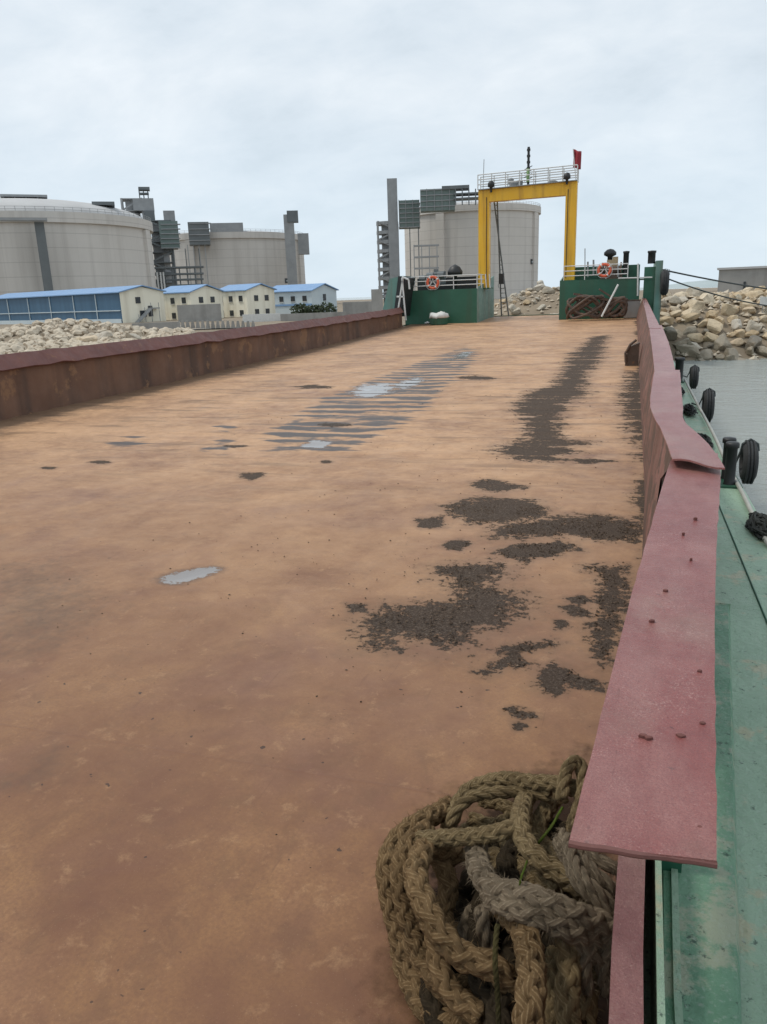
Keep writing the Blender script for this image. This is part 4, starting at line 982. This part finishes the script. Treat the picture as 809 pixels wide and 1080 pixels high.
# ================================================================= SHORE
# ---- boulders
def rockmesh(seed):
    r_ = random.Random(seed)
    import bmesh
    bm = bmesh.new(); bmesh.ops.create_icosphere(bm, subdivisions=3, radius=1)
    sc = Vector((1, r_.uniform(.65, .95), r_.uniform(.55, .8)))
    planes = [(Vector((r_.gauss(0, 1), r_.gauss(0, 1), r_.gauss(0, 1))).normalized(), r_.uniform(.42, .72)) for _ in range(16)]
    off = Vector((seed * 3.1, 0, 0))
    for v_ in bm.verts:
        p = v_.co
        for nn, dd in planes:
            e_ = p.dot(nn) - dd
            if e_ > 0: p = p - nn * e_ * .96
        p = p * (1.18 + .16 * noise.noise(p * 1.7 + off) + .07 * noise.noise(p * 6 + off) + .03 * noise.noise(p * 14 + off)); v_.co = Vector((p.x * sc.x, p.y * sc.y, p.z * sc.z))
    me = bpy.data.meshes.new('boulder'); bm.to_mesh(me); bm.free()
    return me
RM = {}
for key in ('rocktan', 'rockgrey', 'rockpale'):
    RM[key] = []
    for k in range(8):
        me = rockmesh(k + 11 * len(key)); me.materials.append(M[key]); RM[key].append(me)
def boulder(x, y, z, r, key, label, group):
    o = bpy.data.objects.new('boulder', rnd.choice(RM[key])); COL.objects.link(o); o.location = (x, y, z)
    o.scale = (r, r, r); o.rotation_euler = (rnd.uniform(-.4, .4), rnd.uniform(-.4, .4), rnd.uniform(0, 6.28)); tag(o, label, 'boulder', group)
# right breakwater: rows climbing the slope
cnt = 0
for i, d0 in enumerate(np.arange(-4.2, 8, .85)):
    X = 1.8 + rnd.uniform(0, .6)
    while X < 15.5:
        Y = float(np.interp(X, SX, SY)) + d0 + rnd.uniform(-.35, .35); r = rnd.choice((rnd.uniform(.28, .5), rnd.uniform(.35, .68), rnd.uniform(.5, .85)))
        if i < 2: r *= .9
        zz = landz(X, Y)
        visible = X / Y < .262
        if visible:
            key = 'rockgrey' if zz < -1.15 + rnd.uniform(-.5, .45) - .35 * (X > 6) or (X < 4.5 and zz < -.3 and rnd.random() < .7) else ('rockpale' if rnd.random() < .22 else 'rocktan')
            lab = {'rockgrey': 'dark grey damp boulder low down at the water on the right shore', 'rocktan': 'tan boulder in the rock breakwater on the right shore', 'rockpale': 'pale cream boulder in the rock breakwater on the right shore'}[key]
            boulder(X, Y, zz + r * .28, r, key, lab, 'boulders of the right breakwater' if key != 'rockgrey' else 'grey boulders at the waterline'); cnt += 1
        X += r * rnd.uniform(1.25, 1.75)
nr = cnt
# rocks seen through the ramp opening
for k in range(62):
    Y = rnd.uniform(57, 70); X = rnd.uniform(-10.5, -2.0) * Y / 62; r = rnd.uniform(.22, .62)
    boulder(X, Y, landz(X, Y) + r * .3, r, 'rockpale' if rnd.random() < .6 else 'rocktan', 'pale boulder heaped behind the bow ramp opening', 'boulders behind the ramp'); cnt += 1
# left rubble
k = 0
while cnt < 296:
    px = rnd.uniform(-6, 150); D = rnd.triangular(52, 96, 62); P = atD(px, 350, D); r = rnd.uniform(.4, 1.25)
    boulder(P.x, P.y, landz(P.x, P.y) + r * .28, r, rnd.choice(('rockpale', 'rocktan', 'rockpale')), 'broken pale rock in the rubble beyond the left bulwark', 'rubble beyond the left bulwark'); cnt += 1
print('boulders', nr, cnt)
g = MB()
def lump(g, x, y, z, r):
    k_ = rnd.uniform(0, 90); vs = []
    for q in ICO: 
        n_ = 1 + .5 * noise.noise(q * 1.3 + Vector((k_, 0, 0))); vs.append((x + q.x * r * n_, y + q.y * r * n_, z + q.z * r * .7 * n_))
    g.add(vs, ICOF)
import bmesh as _bm
b_ = _bm.new(); _bm.ops.create_icosphere(b_, subdivisions=2, radius=1); b_.verts.index_update(); ICO = [v_.co.copy() for v_ in b_.verts]; ICOF = [tuple(v_.index for v_ in f_.verts) for f_ in b_.faces]; b_.free()
for _ in range(900):
    px = rnd.uniform(-8, 200); D = rnd.triangular(52, 105, 62); P = atD(px, 350, D); lump(g, P.x, P.y, landz(P.x, P.y) + .06, rnd.choice((.15, .22, .3, .42, .55)))
for _ in range(500):
    Y = rnd.uniform(54, 74); X = rnd.uniform(-11, -1.5) * Y / 62; stone(g, X, Y, landz(X, Y) + .03, rnd.choice((.08, .12, .2)))
for _ in range(500):
    X = rnd.uniform(2, 17); d0 = rnd.uniform(-4, 11); Y = float(np.interp(X, SX, SY)) + d0; stone(g, X, Y, landz(X, Y) + .1, rnd.choice((.15, .22, .3)))
struct(g.build('rubble', weathered('pale_rubble', (.42, .35, .26), (.58, .51, .41), .8, .9, (.25, .19, .13), 1.5, .55, .3)), 'stuff')

# ---- pixel-measured upright block standing at distance D
def block(g, x0, y0, x1, y1, D, dep, zbase=None):
    a, b_ = atD(x0, y1, D), atD(x1, y1, D); c, d_ = atD(x1, y0, D), atD(x0, y0, D)
    fw = Vector((((a + b_) / 2).x, ((a + b_) / 2).y, 0)).normalized() * dep
    zb = zbase if zbase is not None else (a.z + b_.z) / 2; zt_ = (c.z + d_.z) / 2
    A = Vector((a.x, a.y, zb)); B = Vector((b_.x, b_.y, zb)); A2 = Vector((A.x, A.y, zt_)); B2 = Vector((B.x, B.y, zt_))
    g.hexa([A, B, B + fw, A + fw, A2, B2, B2 + fw, A2 + fw]); return (A, B, zb, zt_, fw)
# ---- storage tanks
def az(px, py=310): d = ray(px, py); return math.atan2(d.x, d.y)
def tank(pc, pe, ytop, D, dome, label, sign=None, yt_px=None, ring=True):
    a = az(pc); R = D * math.sin(abs(az(pe) - a)); c = Vector((math.sin(a) * D, math.cos(a) * D, -1.2))
    zt_ = atD(yt_px or pc, ytop, D - R * .93).z
    t = thing('storage_tank', c, label, 'storage tank')
    g = MB(); g.lathe([(R, 0), (R, zt_ - c.z - 3.2)], c, 96); g.build('shell', 'concrete', t, True)
    g = MB(); h = zt_ - c.z; g.lathe([(R, h - 3.2), (R + .9, h - 3.0), (R + .9, h), (R - .5, h), (R - .5, h - .6)], c, 96); g.build('ring_beam', 'concrete', t)
    g = MB(); prof = [((R - .5) * math.cos(k / 10 * math.pi / 2), h - .6 + dome * math.sin(k / 10 * math.pi / 2)) for k in range(10)] + [(.01, h - .6 + dome)]
    g.lathe(prof, c, 64); g.build('dome_roof', 'roofgrey', t, True)
    g = MB()
    for zz in (.6, 1.3): g.tube([(c.x + (R + .5) * math.cos(q), c.y + (R + .5) * math.sin(q), c.z + h + zz) for q in np.linspace(0, 2 * math.pi, 97)[:-1]], .06, 4, closed=True)
    for q in np.linspace(0, 2 * math.pi, 97)[:-1]: g.bar((c.x + (R + .5) * math.cos(q), c.y + (R + .5) * math.sin(q), c.z + h), (c.x + (R + .5) * math.cos(q), c.y + (R + .5) * math.sin(q), c.z + h + 1.3), .09)
    g.build('handrail', 'towersteel', t)
    back = math.atan2(-c.y, -c.x)
    for k in range(4):
        q = back + (k - 1.5) * math.pi / 2 + .35; g = MB()
        g.box((c.x + (R + .4) * math.cos(q), c.y + (R + .4) * math.sin(q), c.z + (h - 3.2) / 2), (1.2, 4.2, h - 3.3), q); g.build('buttress', 'concrete', t)
    if sign:
        sx, sy = sign; d_ = ray(sx, sy); a2 = math.atan2(d_.x, d_.y)
        # hit of the sight line on the shell
        u = Vector((math.sin(a2), math.cos(a2))); bb = u.dot(Vector((c.x, c.y))); disc = bb * bb - (c.x ** 2 + c.y ** 2 - R * R); s_ = bb - math.sqrt(max(0, disc))
        P = atD(sx, sy, s_); nn = Vector((P.x - c.x, P.y - c.y, 0)).normalized(); q = math.atan2(nn.y, nn.x)
        g = MB(); g.box((P.x + nn.x * .1, P.y + nn.y * .1, P.z), (.2, 5.4, 2.4), q); o = g.build('sign_plate', 'window', t)
        g = MB(); g.box((P.x + nn.x * .24, P.y + nn.y * .24, P.z - .1), (.1, 3.6, .5), q); g.build('sign_stripe', 'bluewhite', o)
    return t, c, R, h
t1, c1, R1, h1 = tank(38, 166, 224, 300, 7.5, 'huge pale concrete storage tank at the far left with a shallow domed roof', yt_px=80)
t2, c2, R2, h2 = tank(243, 323, 245, 460, 3.0, 'middle concrete storage tank behind the cream houses, beside a thin chimney', (304, 296))
t3, c3, R3, h3 = tank(497, 567, 214, 420, 4.0, 'concrete storage tank standing behind the yellow gantry', (562, 276), yt_px=530)
# details on tank tops
g = MB(); block(g, 0, 205.0, 50, 207.5, 285, 8, atD(20, 207.5, 285).z)
for px in (4, 16, 28, 40): block(g, px, 206, px + 1.5, 216, 286, 1)
g.build('roof_platform', 'towersteel', t1)
g = MB(); block(g, 97, 212.5, 121, 216, 275, 8); block(g, 104, 215, 106, 222, 276, 2); g.build('roof_canopy', 'towerdark', t1)
g = MB(); block(g, 47, 234, 57, 310, 252, 5, -1); g.build('pipe_shaft', 'towerdark', t1)
g = MB(); block(g, 0, 229.5, 50, 232.5, 250, 3); g.build('walkway', 'towersteel', t1)
def stair_tower(name, x0, x1, ytop, D, dep, levels, mt, label, rounded=False):
    g = MB(); A, B, zb, zt_, fw = block(g, x0, ytop, x1, 320, D, dep, -1.2)
    t = thing(name, (A + B) / 2 + fw * .5, label, 'stair tower'); t.location.z = -1.2; WL[t.name] = t.location.copy()
    g = MB()
    for p in (A, B, B + fw, A + fw): g.bar((p.x, p.y, -1.2), (p.x, p.y, zt_), .7)
    g.build('frame', mt, t)
    for k in range(1, levels + 1):
        z = -1.2 + (zt_ + 1.2) * k / levels; g = MB()
        if rounded:
            c = (A + B) / 2 + fw * .5; rr_ = (B - A).length / 2 * 1.15
            g.lathe([(.01, 0), (rr_, 0), (rr_, .5), (rr_, 1.5), (rr_ - .2, 1.5), (rr_ - .2, .5), (.01, .5)], (c.x, c.y, z - 1.5), 20)
        else:
            g.hexa([Vector((p.x, p.y, z - .35)) for p in (A, B, B + fw, A + fw)] + [Vector((p.x, p.y, z)) for p in (A, B, B + fw, A + fw)])
        g.build('landing', mt, t)
    g = MB()
    for k in range(levels):
        z0_ = -1.2 + (zt_ + 1.2) * k / levels; z1_ = -1.2 + (zt_ + 1.2) * (k + 1) / levels
        a, b_ = (A, B) if k % 2 else (B, A); g.bar((a.x, a.y, z0_), (b_.x, b_.y, z1_), .6); a, b_ = a + fw, b_ + fw; g.bar((a.x, a.y, z0_), (b_.x, b_.y, z1_), .6)
    g.build('stair_flight', mt, t)
    c = (A + B) / 2 + fw * .5; g = MB(); g.box((c.x, c.y, (zt_ - 1.2) / 2), ((B - A).length * .5, (B - A).length * .5, zt_ + 1)); g.build('core', 'towersteel', t)
    return t, A, B, zt_, fw
t, A, B, zz, fw = stair_tower('stair_tower', 164, 188, 232, 330, 10, 9, 'towerdark', 'dark steel stair tower between the far left tank and the middle tank')
g = MB(); block(g, 176, 222, 188, 262, 330, 9); g.build('cladding', 'towersteel', t); g = MB(); block(g, 153, 222, 164, 234, 332, 9); g.build('head_box', 'towerdark', t); g = MB(); block(g, 170, 233, 190, 262, 328, 1.5); co_ = g.build('panel', 'towergreen', t)
g = MB()
for py in (236, 241, 246, 251, 256, 261): block(g, 169.7, py, 190.3, py + .9, 327.6, 2, atD(180, py + .9, 327.6).z)
g.build('panel_rib', 'towersteel', co_)
t, A, B, zz, fw = stair_tower('stair_tower', 141, 162, 209, 335, 9, 10, 'towersteel', 'tallest grey stair tower with a crown frame behind the far left tank')
g = MB(); block(g, 141, 209, 163, 222, 334, 9); g.build('head_box', 'towersteel', t)
g = MB(); 
for px in (147, 151.5, 156): block(g, px, 198, px + 1.2, 210, 336, 1)
block(g, 146, 197, 158, 200, 335, 5); block(g, 147, 203, 157, 204.5, 335.5, 4); g.build('crown_frame', 'towerdark', t)
t = thing('pipe_rack', atD(190, 315, 300), 'dark pipe rack with pale risers in front of the middle tank', 'pipe rack')
g = MB()
for px in (161, 168, 176, 184, 192, 200, 208, 214): block(g, px, 281, px + 1.4, 320, 300, 1, -1.1)
for py in (281, 288, 294, 300): block(g, 160, py, 215, py + 1.8, 299.5, 6)
g.build('frame', 'towerdark', t)
for px in (167.5, 171, 174):
    g = MB(); block(g, px, 287, px + 1.6, 312, 296, .6, -1.1); g.build('riser', 'white', t)
g = MB(); block(g, 200, 234, 222, 258, 408, 10); co_ = g.build('roof_pump_house', 'towerdark', t2)
g = MB()
for py in (235, 241, 247, 253): block(g, 199.7, py, 222.3, py + .9, 407.6, 2, atD(210, py + .9, 407.6).z)
for px in (203, 209, 215, 221): block(g, px, 258, px + .9, 318, 409, .5, -1.1)
g.build('support_frame', 'towersteel', co_); g = MB(); block(g, 222, 235, 257, 246.5, 420, 8); g.build('roof_skid', 'towersteel', t2)
t = thing('chimney', atD(309, 318, 405), 'thin grey square chimney rising at the right edge of the middle tank', 'chimney')
g = MB(); block(g, 303.5, 226, 314, 300, 404, 5, -1.1); g.build('shaft', 'towersteel', t); g = MB(); block(g, 303, 222, 314.8, 234, 403.4, 6.2); g.build('cap', 'towerdark', t)
g = MB(); block(g, 315, 246, 326.5, 268, 420, 6); g.build('cantilever_box', 'towersteel', t2)
g = MB()
for px in (185, 200, 214): block(g, px, 262, px + 1, 316, 412, 1, -1)
g.build('pipe', 'towerdark', t2)
t, A, B, zz, fw = stair_tower('stair_tower', 401, 421, 233, 375, 9, 9, 'towersteel', 'round ribbed stair tower left of the tank behind the gantry', True)
g = MB(); block(g, 409.5, 188, 420, 240, 374, 5, 0); g.build('lift_shaft', 'towersteel', t)
g = MB(); block(g, 421, 211, 443, 240, 373, 8); co_ = g.build('cladding', 'towergreen', t)
g = MB()
for py in (214, 219, 224, 229, 234, 239): block(g, 420.7, py, 443.3, py + .9, 372.6, 9, atD(432, py + .9, 372.6).z)
for px in (421, 428, 435.5, 442.4): block(g, px, 210.5, px + .6, 240, 372.4, .3, atD(px, 240, 372.4).z)
g.build('cladding_rib', 'towersteel', co_)
g = MB()
for px in (421, 433, 442): block(g, px, 236, px + 1, 300, 374, 1, -1)
block(g, 421, 232, 443, 235, 374, 6); g.build('side_frame', 'towerdark', t)
g = MB(); block(g, 443.5, 199, 480, 222, 362, 8); co_ = g.build('roof_pump_house', 'towergreen', t3)
g = MB()
for py in (199.5, 205, 211, 217): block(g, 443.2, py, 480.3, py + .9, 361.6, 9, atD(462, py + .9, 361.6).z)
for px in (450, 458, 466, 474): block(g, px, 199, px + .6, 222, 361.5, .3, atD(px, 222, 361.5).z)
g.build('cladding_rib', 'towersteel', co_)
g = MB(); block(g, 466, 195.5, 495, 199, 361, 9); block(g, 478, 203, 505, 204.6, 361, 8); block(g, 478, 208, 505, 209.4, 361, 8)
for px in (480, 487, 494, 501): block(g, px, 199, px + 1.2, 216, 361, 1)
g.build('roof_platform', 'towerdark', t3)
g = MB()
for py in (258, 270, 282): block(g, 437, py, 463, py + 1.6, 352, 3)
for px in (437, 445, 453, 461): block(g, px, 258, px + .9, 300, 352, 1, 0)
g.build('scaffold', 'towersteel', t3)
# ---- houses with blue roofs
def house(x_c, D, alpha, w, L, z_e, z_r, wallm, roofm, sidem, label, wins_side, wins_gable, stair=False):
    """x_c: pixel of the corner between long side (to the left) and gable (to the right)"""
    P = atD(x_c, 335, D); zb = -1.1; v_ = Vector((P.x, P.y, 0)).normalized(); e_ = Vector((v_.y, -v_.x, 0))
    la = (-e_ * math.cos(alpha) + v_ * math.sin(alpha)); ga = (e_ * math.sin(alpha) + v_ * math.cos(alpha)); P.z = 0
    t = thing('house', (P.x, P.y, zb), label, 'house')
    def q(l, g_, z): return P + la * l + ga * g_ + Vector((0, 0, z))
    g = MB()
    g.add([q(0, 0, zb), q(0, w, zb), q(0, w, z_e), q(0, w / 2, z_r - .12), q(0, 0, z_e)], [(0, 1, 2, 3, 4)])
    g.add([q(L, 0, zb), q(L, w, zb), q(L, w, z_e), q(L, w / 2, z_r - .12), q(L, 0, z_e)], [(4, 3, 2, 1, 0)])
    g.add([q(0, w, zb), q(L, w, zb), q(L, w, z_e), q(0, w, z_e)], [(0, 1, 2, 3)]); g.build('wall', wallm, t)
    g = MB(); g.add([q(0, 0, zb), q(L, 0, zb), q(L, 0, z_e), q(0, 0, z_e)], [(3, 2, 1, 0)]); g.build('side_wall', sidem, t)
    g = MB(); o_ = .45; k_ = (z_r - z_e) / (w / 2)
    for sg in (0, 1):
        gi = -o_ if sg == 0 else w + o_; ze = z_e - o_ * k_
        a = [q(-o_, gi, ze), q(L + o_, gi, ze), q(L + o_, w / 2, z_r), q(-o_, w / 2, z_r)]
        g.hexa(a + [p + Vector((0, 0, .18)) for p in a])
    g.build('roof', roofm, t)
    for l, zc, ww, hh in wins_side:
        g = MB(); c = q(l, -.03, zc); g.bar(c - la * ww / 2, c + la * ww / 2, .12, hh); wo = g.build('window', 'window', t)
        g = MB(); c = q(l, -.08, zc - hh / 2 - .08); g.bar(c - la * (ww / 2 + .1), c + la * (ww / 2 + .1), .2, .1); g.build('sill', 'white', wo)
    for g_, zc, ww, hh in wins_gable:
        g = MB(); c = q(-.03, g_, zc); g.bar(c - ga * ww / 2, c + ga * ww / 2, .12, hh); g.build('window', 'window', t)
    if stair:
        g = MB(); g.bar(q(-.6, w * .25, zb), q(-.6, w * .62, zb + 2.6), 1.0, .25); g.bar(q(-.6, w * .6, zb + 2.6), q(-.6, w * .8, zb + 2.6), 1.0, .2)
        for k in (.3, .45, .6, .78): g.bar(q(-1.05, w * k, zb), q(-1.05, w * k, zb + min(3.6, 3.6 * (k - .1) / .45)), .08)
        g.build('outside_stair', 'towersteel', t)
    return t, q
R_ = math.radians
tt, q = house(129, 150, R_(58), 9.2, 52, 4.45, 5.45, 'cream', 'blueroof', 'bluewall', 'long shed with dark blue sheet side, cream gable and blue roof at the left', [], [(3.6, 3.0, 1.0, 1.1), (6.0, 1.0, .9, 1.9), (4.4, .6, 1.3, 1.1)], True)
g = MB()
for l in (8, 16, 25, 34, 43): g.bar(q(l, -.1, -1.1), q(l, -.1, 4.3), .16)
g.bar(q(.2, -.1, 1.3), q(50, -.1, 1.3), .16); g.bar(q(.2, -.12, -.6), q(50, -.12, -.6), .1, .9); g.build('side_frame', 'bluewhite', tt)
wS = lambda L, n, z: [(L * (k + .6) / n, z, 1.1, 1.1) for k in range(n)]
house(203, 156, R_(50), 8.0, 10, 4.2, 5.4, 'cream', 'blueroof', 'cream', 'middle cream two storey house with a blue roof beside the long blue shed', wS(10, 3, 2.7) + wS(10, 3, -.1), [(2.5, 2.7, 1, 1.1), (5.4, 2.7, 1, 1.1), (3, 0, 1, 1.8)])
house(262, 162, R_(50), 7.4, 9.5, 4.3, 5.4, 'cream', 'blueroof', 'cream', 'right hand cream house with a blue roof beside the pale blue house', wS(9.5, 3, 2.7) + wS(9.5, 3, -.1), [(2.4, 2.7, 1, 1.1), (5.2, 2.7, 1, 1.1), (2.4, 0, 1, 1.1), (5.2, 0, 1, 1.1)])
tt, q = house(330, 172, R_(38), 9.0, 13, 3.9, 5.2, 'bluewhite', 'blueroof', 'bluewhite', 'pale blue low house with a blue roof at the right end of the row', wS(13, 4, 2.3), [(4.5, 2.4, 1, 1.4)])
g = MB(); g.bar(q(0, -.08, 1.0), q(13, -.08, 1.0), .1, .4); g.build('blue_stripe', 'blueroof', tt)
# ---- walls, barriers, heaps and bushes of the yard
def wall(x0, y0, x1, y1, D, dep, mt, label, name='wall', cat='wall'):
    g = MB(); block(g, x0, y0, x1, y1, D, dep, -1.6); return tag(g.build(name, mt), label, cat)
wall(141, 340, 192, 359, 92, .4, 'concrete2', 'low plain grey concrete wall in front of the cream gable house')
wall(191, 346, 272, 356, 96, 1.2, 'concrete2', 'long low concrete kerb wall carrying the row of concrete teeth', 'kerb_wall')
wall(188, 321, 234, 337, 138, .5, 'concrete2', 'tall grey blank wall hiding the lower storey of the middle cream house')
wall(362, 318, 404, 334, 120, 3, 'concrete2', 'low grey brown wall at the right end of the yard beside the bow', 'yard_wall')
wall(256, 331, 296, 338, 120, .4, 'white', 'short white site fence in front of the right hand cream house', 'site_fence', 'fence')
wall(296, 330, 366, 337, 118, .4, 'concrete2', 'long low pale wall below the dark shrubs', 'yard_wall')
wall(392, 305, 404, 322, 110, 4, 'concrete2', 'small grey block hut right beside the left bow tower', 'hut', 'hut')
for k in range(15):
    g = MB(); px = 193 + k * 5.3; P = atD(px, 345, 95.5); zc = atD(px, 346.2, 95.5).z; v_ = Vector((P.x, P.y, 0)).normalized(); e_ = Vector((v_.y, -v_.x, 0)); P.z = zc
    a = [P - e_ * .26, P + e_ * .26, P + e_ * .26 + v_ * .5, P - e_ * .26 + v_ * .5]; b_ = [P - e_ * .12, P + e_ * .12, P + e_ * .12 + v_ * .5, P - e_ * .12 + v_ * .5]
    g.hexa(a + [p + Vector((0, 0, .85)) for p in b_]); tag(g.build('concrete_block', 'concrete2'), 'small tapered concrete block in the toothed row along the kerb wall', 'concrete block', 'concrete teeth on the kerb wall')
def shrub(px, py, D, rx, h, label):
    P = atD(px, py, D); g = MB(); z0 = -1.0; P.z = z0
    for _ in range(420):
        a = rnd.uniform(0, 6.28); rr_ = rx * math.sqrt(rnd.random()); zz_ = z0 + .3 + h * rnd.random() * (1 - .4 * (rr_ / rx) ** 2)
        c = Vector((P.x + rr_ * math.cos(a), P.y + rr_ * math.sin(a), zz_)); s_ = rnd.uniform(.12, .3)
        d1 = Vector((rnd.gauss(0, 1), rnd.gauss(0, 1), rnd.gauss(0, 1))).normalized() * s_; d2 = Vector((rnd.gauss(0, 1), rnd.gauss(0, 1), rnd.gauss(0, 1))).normalized() * s_
        g.add([c - d1, c + d2, c + d1, c - d2], [(0, 1, 2, 3)])
    t = thing('shrub', P, label, 'shrub'); g.build('foliage', 'bush', t)
    g = MB()
    for k in range(4): g.tube([P, P + Vector((rnd.uniform(-.5, .5) * rx, rnd.uniform(-.5, .5) * rx, h * .7))], .06, 5)
    g.build('stem', 'scrap', t)
shrub(317, 330, 140, 1.9, 2.3, 'dark olive shrub nearest the right hand cream house'); shrub(330, 330, 141, 2.0, 2.1, 'middle dark olive shrub in front of the pale blue house'); shrub(344, 330, 142, 2.0, 2.3, 'rightmost dark olive shrub in front of the pale blue house')
# ---- right shore building and signboard
t = thing('warehouse', atD(800, 304, 95), 'low flat roofed grey building behind the boulders at the far right', 'building')
g = MB(); A, B, zb, z1, fw = block(g, 757, 281.5, 900, 303, 95, 14, .8); g.build('wall', 'concrete2', t)
g = MB(); block(g, 756.5, 279.5, 901, 281.8, 94.8, 14.4); g.build('roof_edge', 'roofgrey', t)
g = MB(); block(g, 783.5, 297, 786, 306, 94.7, .3, 1.0); g.build('door', 'window', t)
P = atD(806, 322, 55); t = thing('signboard', P, 'small white blank board standing among the boulders at the right edge', 'board')
g = MB(); block(g, 801, 313, 814, 322.5, 54.5, .06); g.build('panel', 'white', t)
for px in (803, 812):
    g = MB(); block(g, px, 320, px + .8, 334, 54.6, .06); g.build('post', 'towersteel', t)

# ================================================================= LIGHT
SUN_EL, SUN_AZ = 58, -100           # azimuth from +Y towards +X
w = bpy.data.worlds.new('World'); C.world = w; w.use_nodes = True; nt = w.node_tree; nt.nodes.clear()
out = N(nt, 'ShaderNodeOutputWorld')
sky = N(nt, 'ShaderNodeTexSky', sky_type='NISHITA'); sky.sun_disc = False; sky.sun_elevation = math.radians(SUN_EL); sky.sun_rotation = math.radians(SUN_AZ)
bg1 = N(nt, 'ShaderNodeBackground'); bg1.inputs[1].default_value = .10; nt.links.new(sky.outputs[0], bg1.inputs[0])
gco = N(nt, 'ShaderNodeTexCoord').outputs['Generated']
sp = N(nt, 'ShaderNodeSeparateXYZ'); nt.links.new(gco, sp.inputs[0])
zz = mth(nt, 'ADD', mth(nt, 'MAXIMUM', sp.outputs[2], 0.0), .42)
cb = N(nt, 'ShaderNodeCombineXYZ'); nt.links.new(mth(nt, 'DIVIDE', sp.outputs[0], zz), cb.inputs[0]); nt.links.new(mth(nt, 'DIVIDE', sp.outputs[1], zz), cb.inputs[1])
c1_ = noi(nt, mapping(nt, cb.outputs[0], (1.0, 1.35, 1)), 2.0, 8, .55, .5); c2_ = noi(nt, mapping(nt, cb.outputs[0], (1.6, 2.2, 1)), 4.2, 7, .6, .3)
cc = mth(nt, 'ADD', mth(nt, 'MULTIPLY', c1_, .65), mth(nt, 'MULTIPLY', c2_, .35))
cloud = ramp(nt, cc, [(.34, (.56, .635, .695)), (.46, (.645, .715, .775)), (.56, (.705, .765, .815)), (.70, (.80, .845, .88))])
hz = ramp(nt, sp.outputs[2], [(0.0, 1), (.22, 0)])
cloud = mix(nt, mth(nt, 'MULTIPLY', hz, .7), cloud, (.61, .73, .83))
bg2 = N(nt, 'ShaderNodeBackground'); bg2.inputs[1].default_value = 1.0; nt.links.new(cloud, bg2.inputs[0])
ms = N(nt, 'ShaderNodeMixShader'); ms.inputs[0].default_value = .92; nt.links.new(bg1.outputs[0], ms.inputs[1]); nt.links.new(bg2.outputs[0], ms.inputs[2]); nt.links.new(ms.outputs[0], out.inputs[0])
sl = bpy.data.lights.new('sun', 'SUN'); sl.energy = 1.5; sl.angle = math.radians(11); sl.color = (1, .94, .84)
so = bpy.data.objects.new('sun', sl); COL.objects.link(so)
e_, a_ = math.radians(SUN_EL), math.radians(SUN_AZ)
sd = Vector((math.sin(a_) * math.cos(e_), math.cos(a_) * math.cos(e_), math.sin(e_)))
so.rotation_euler = sd.to_track_quat('Z', 'Y').to_euler()
vs = C.view_settings; vs.view_transform = 'Standard'; vs.look = 'None'; vs.exposure = 0.24; vs.gamma = 1
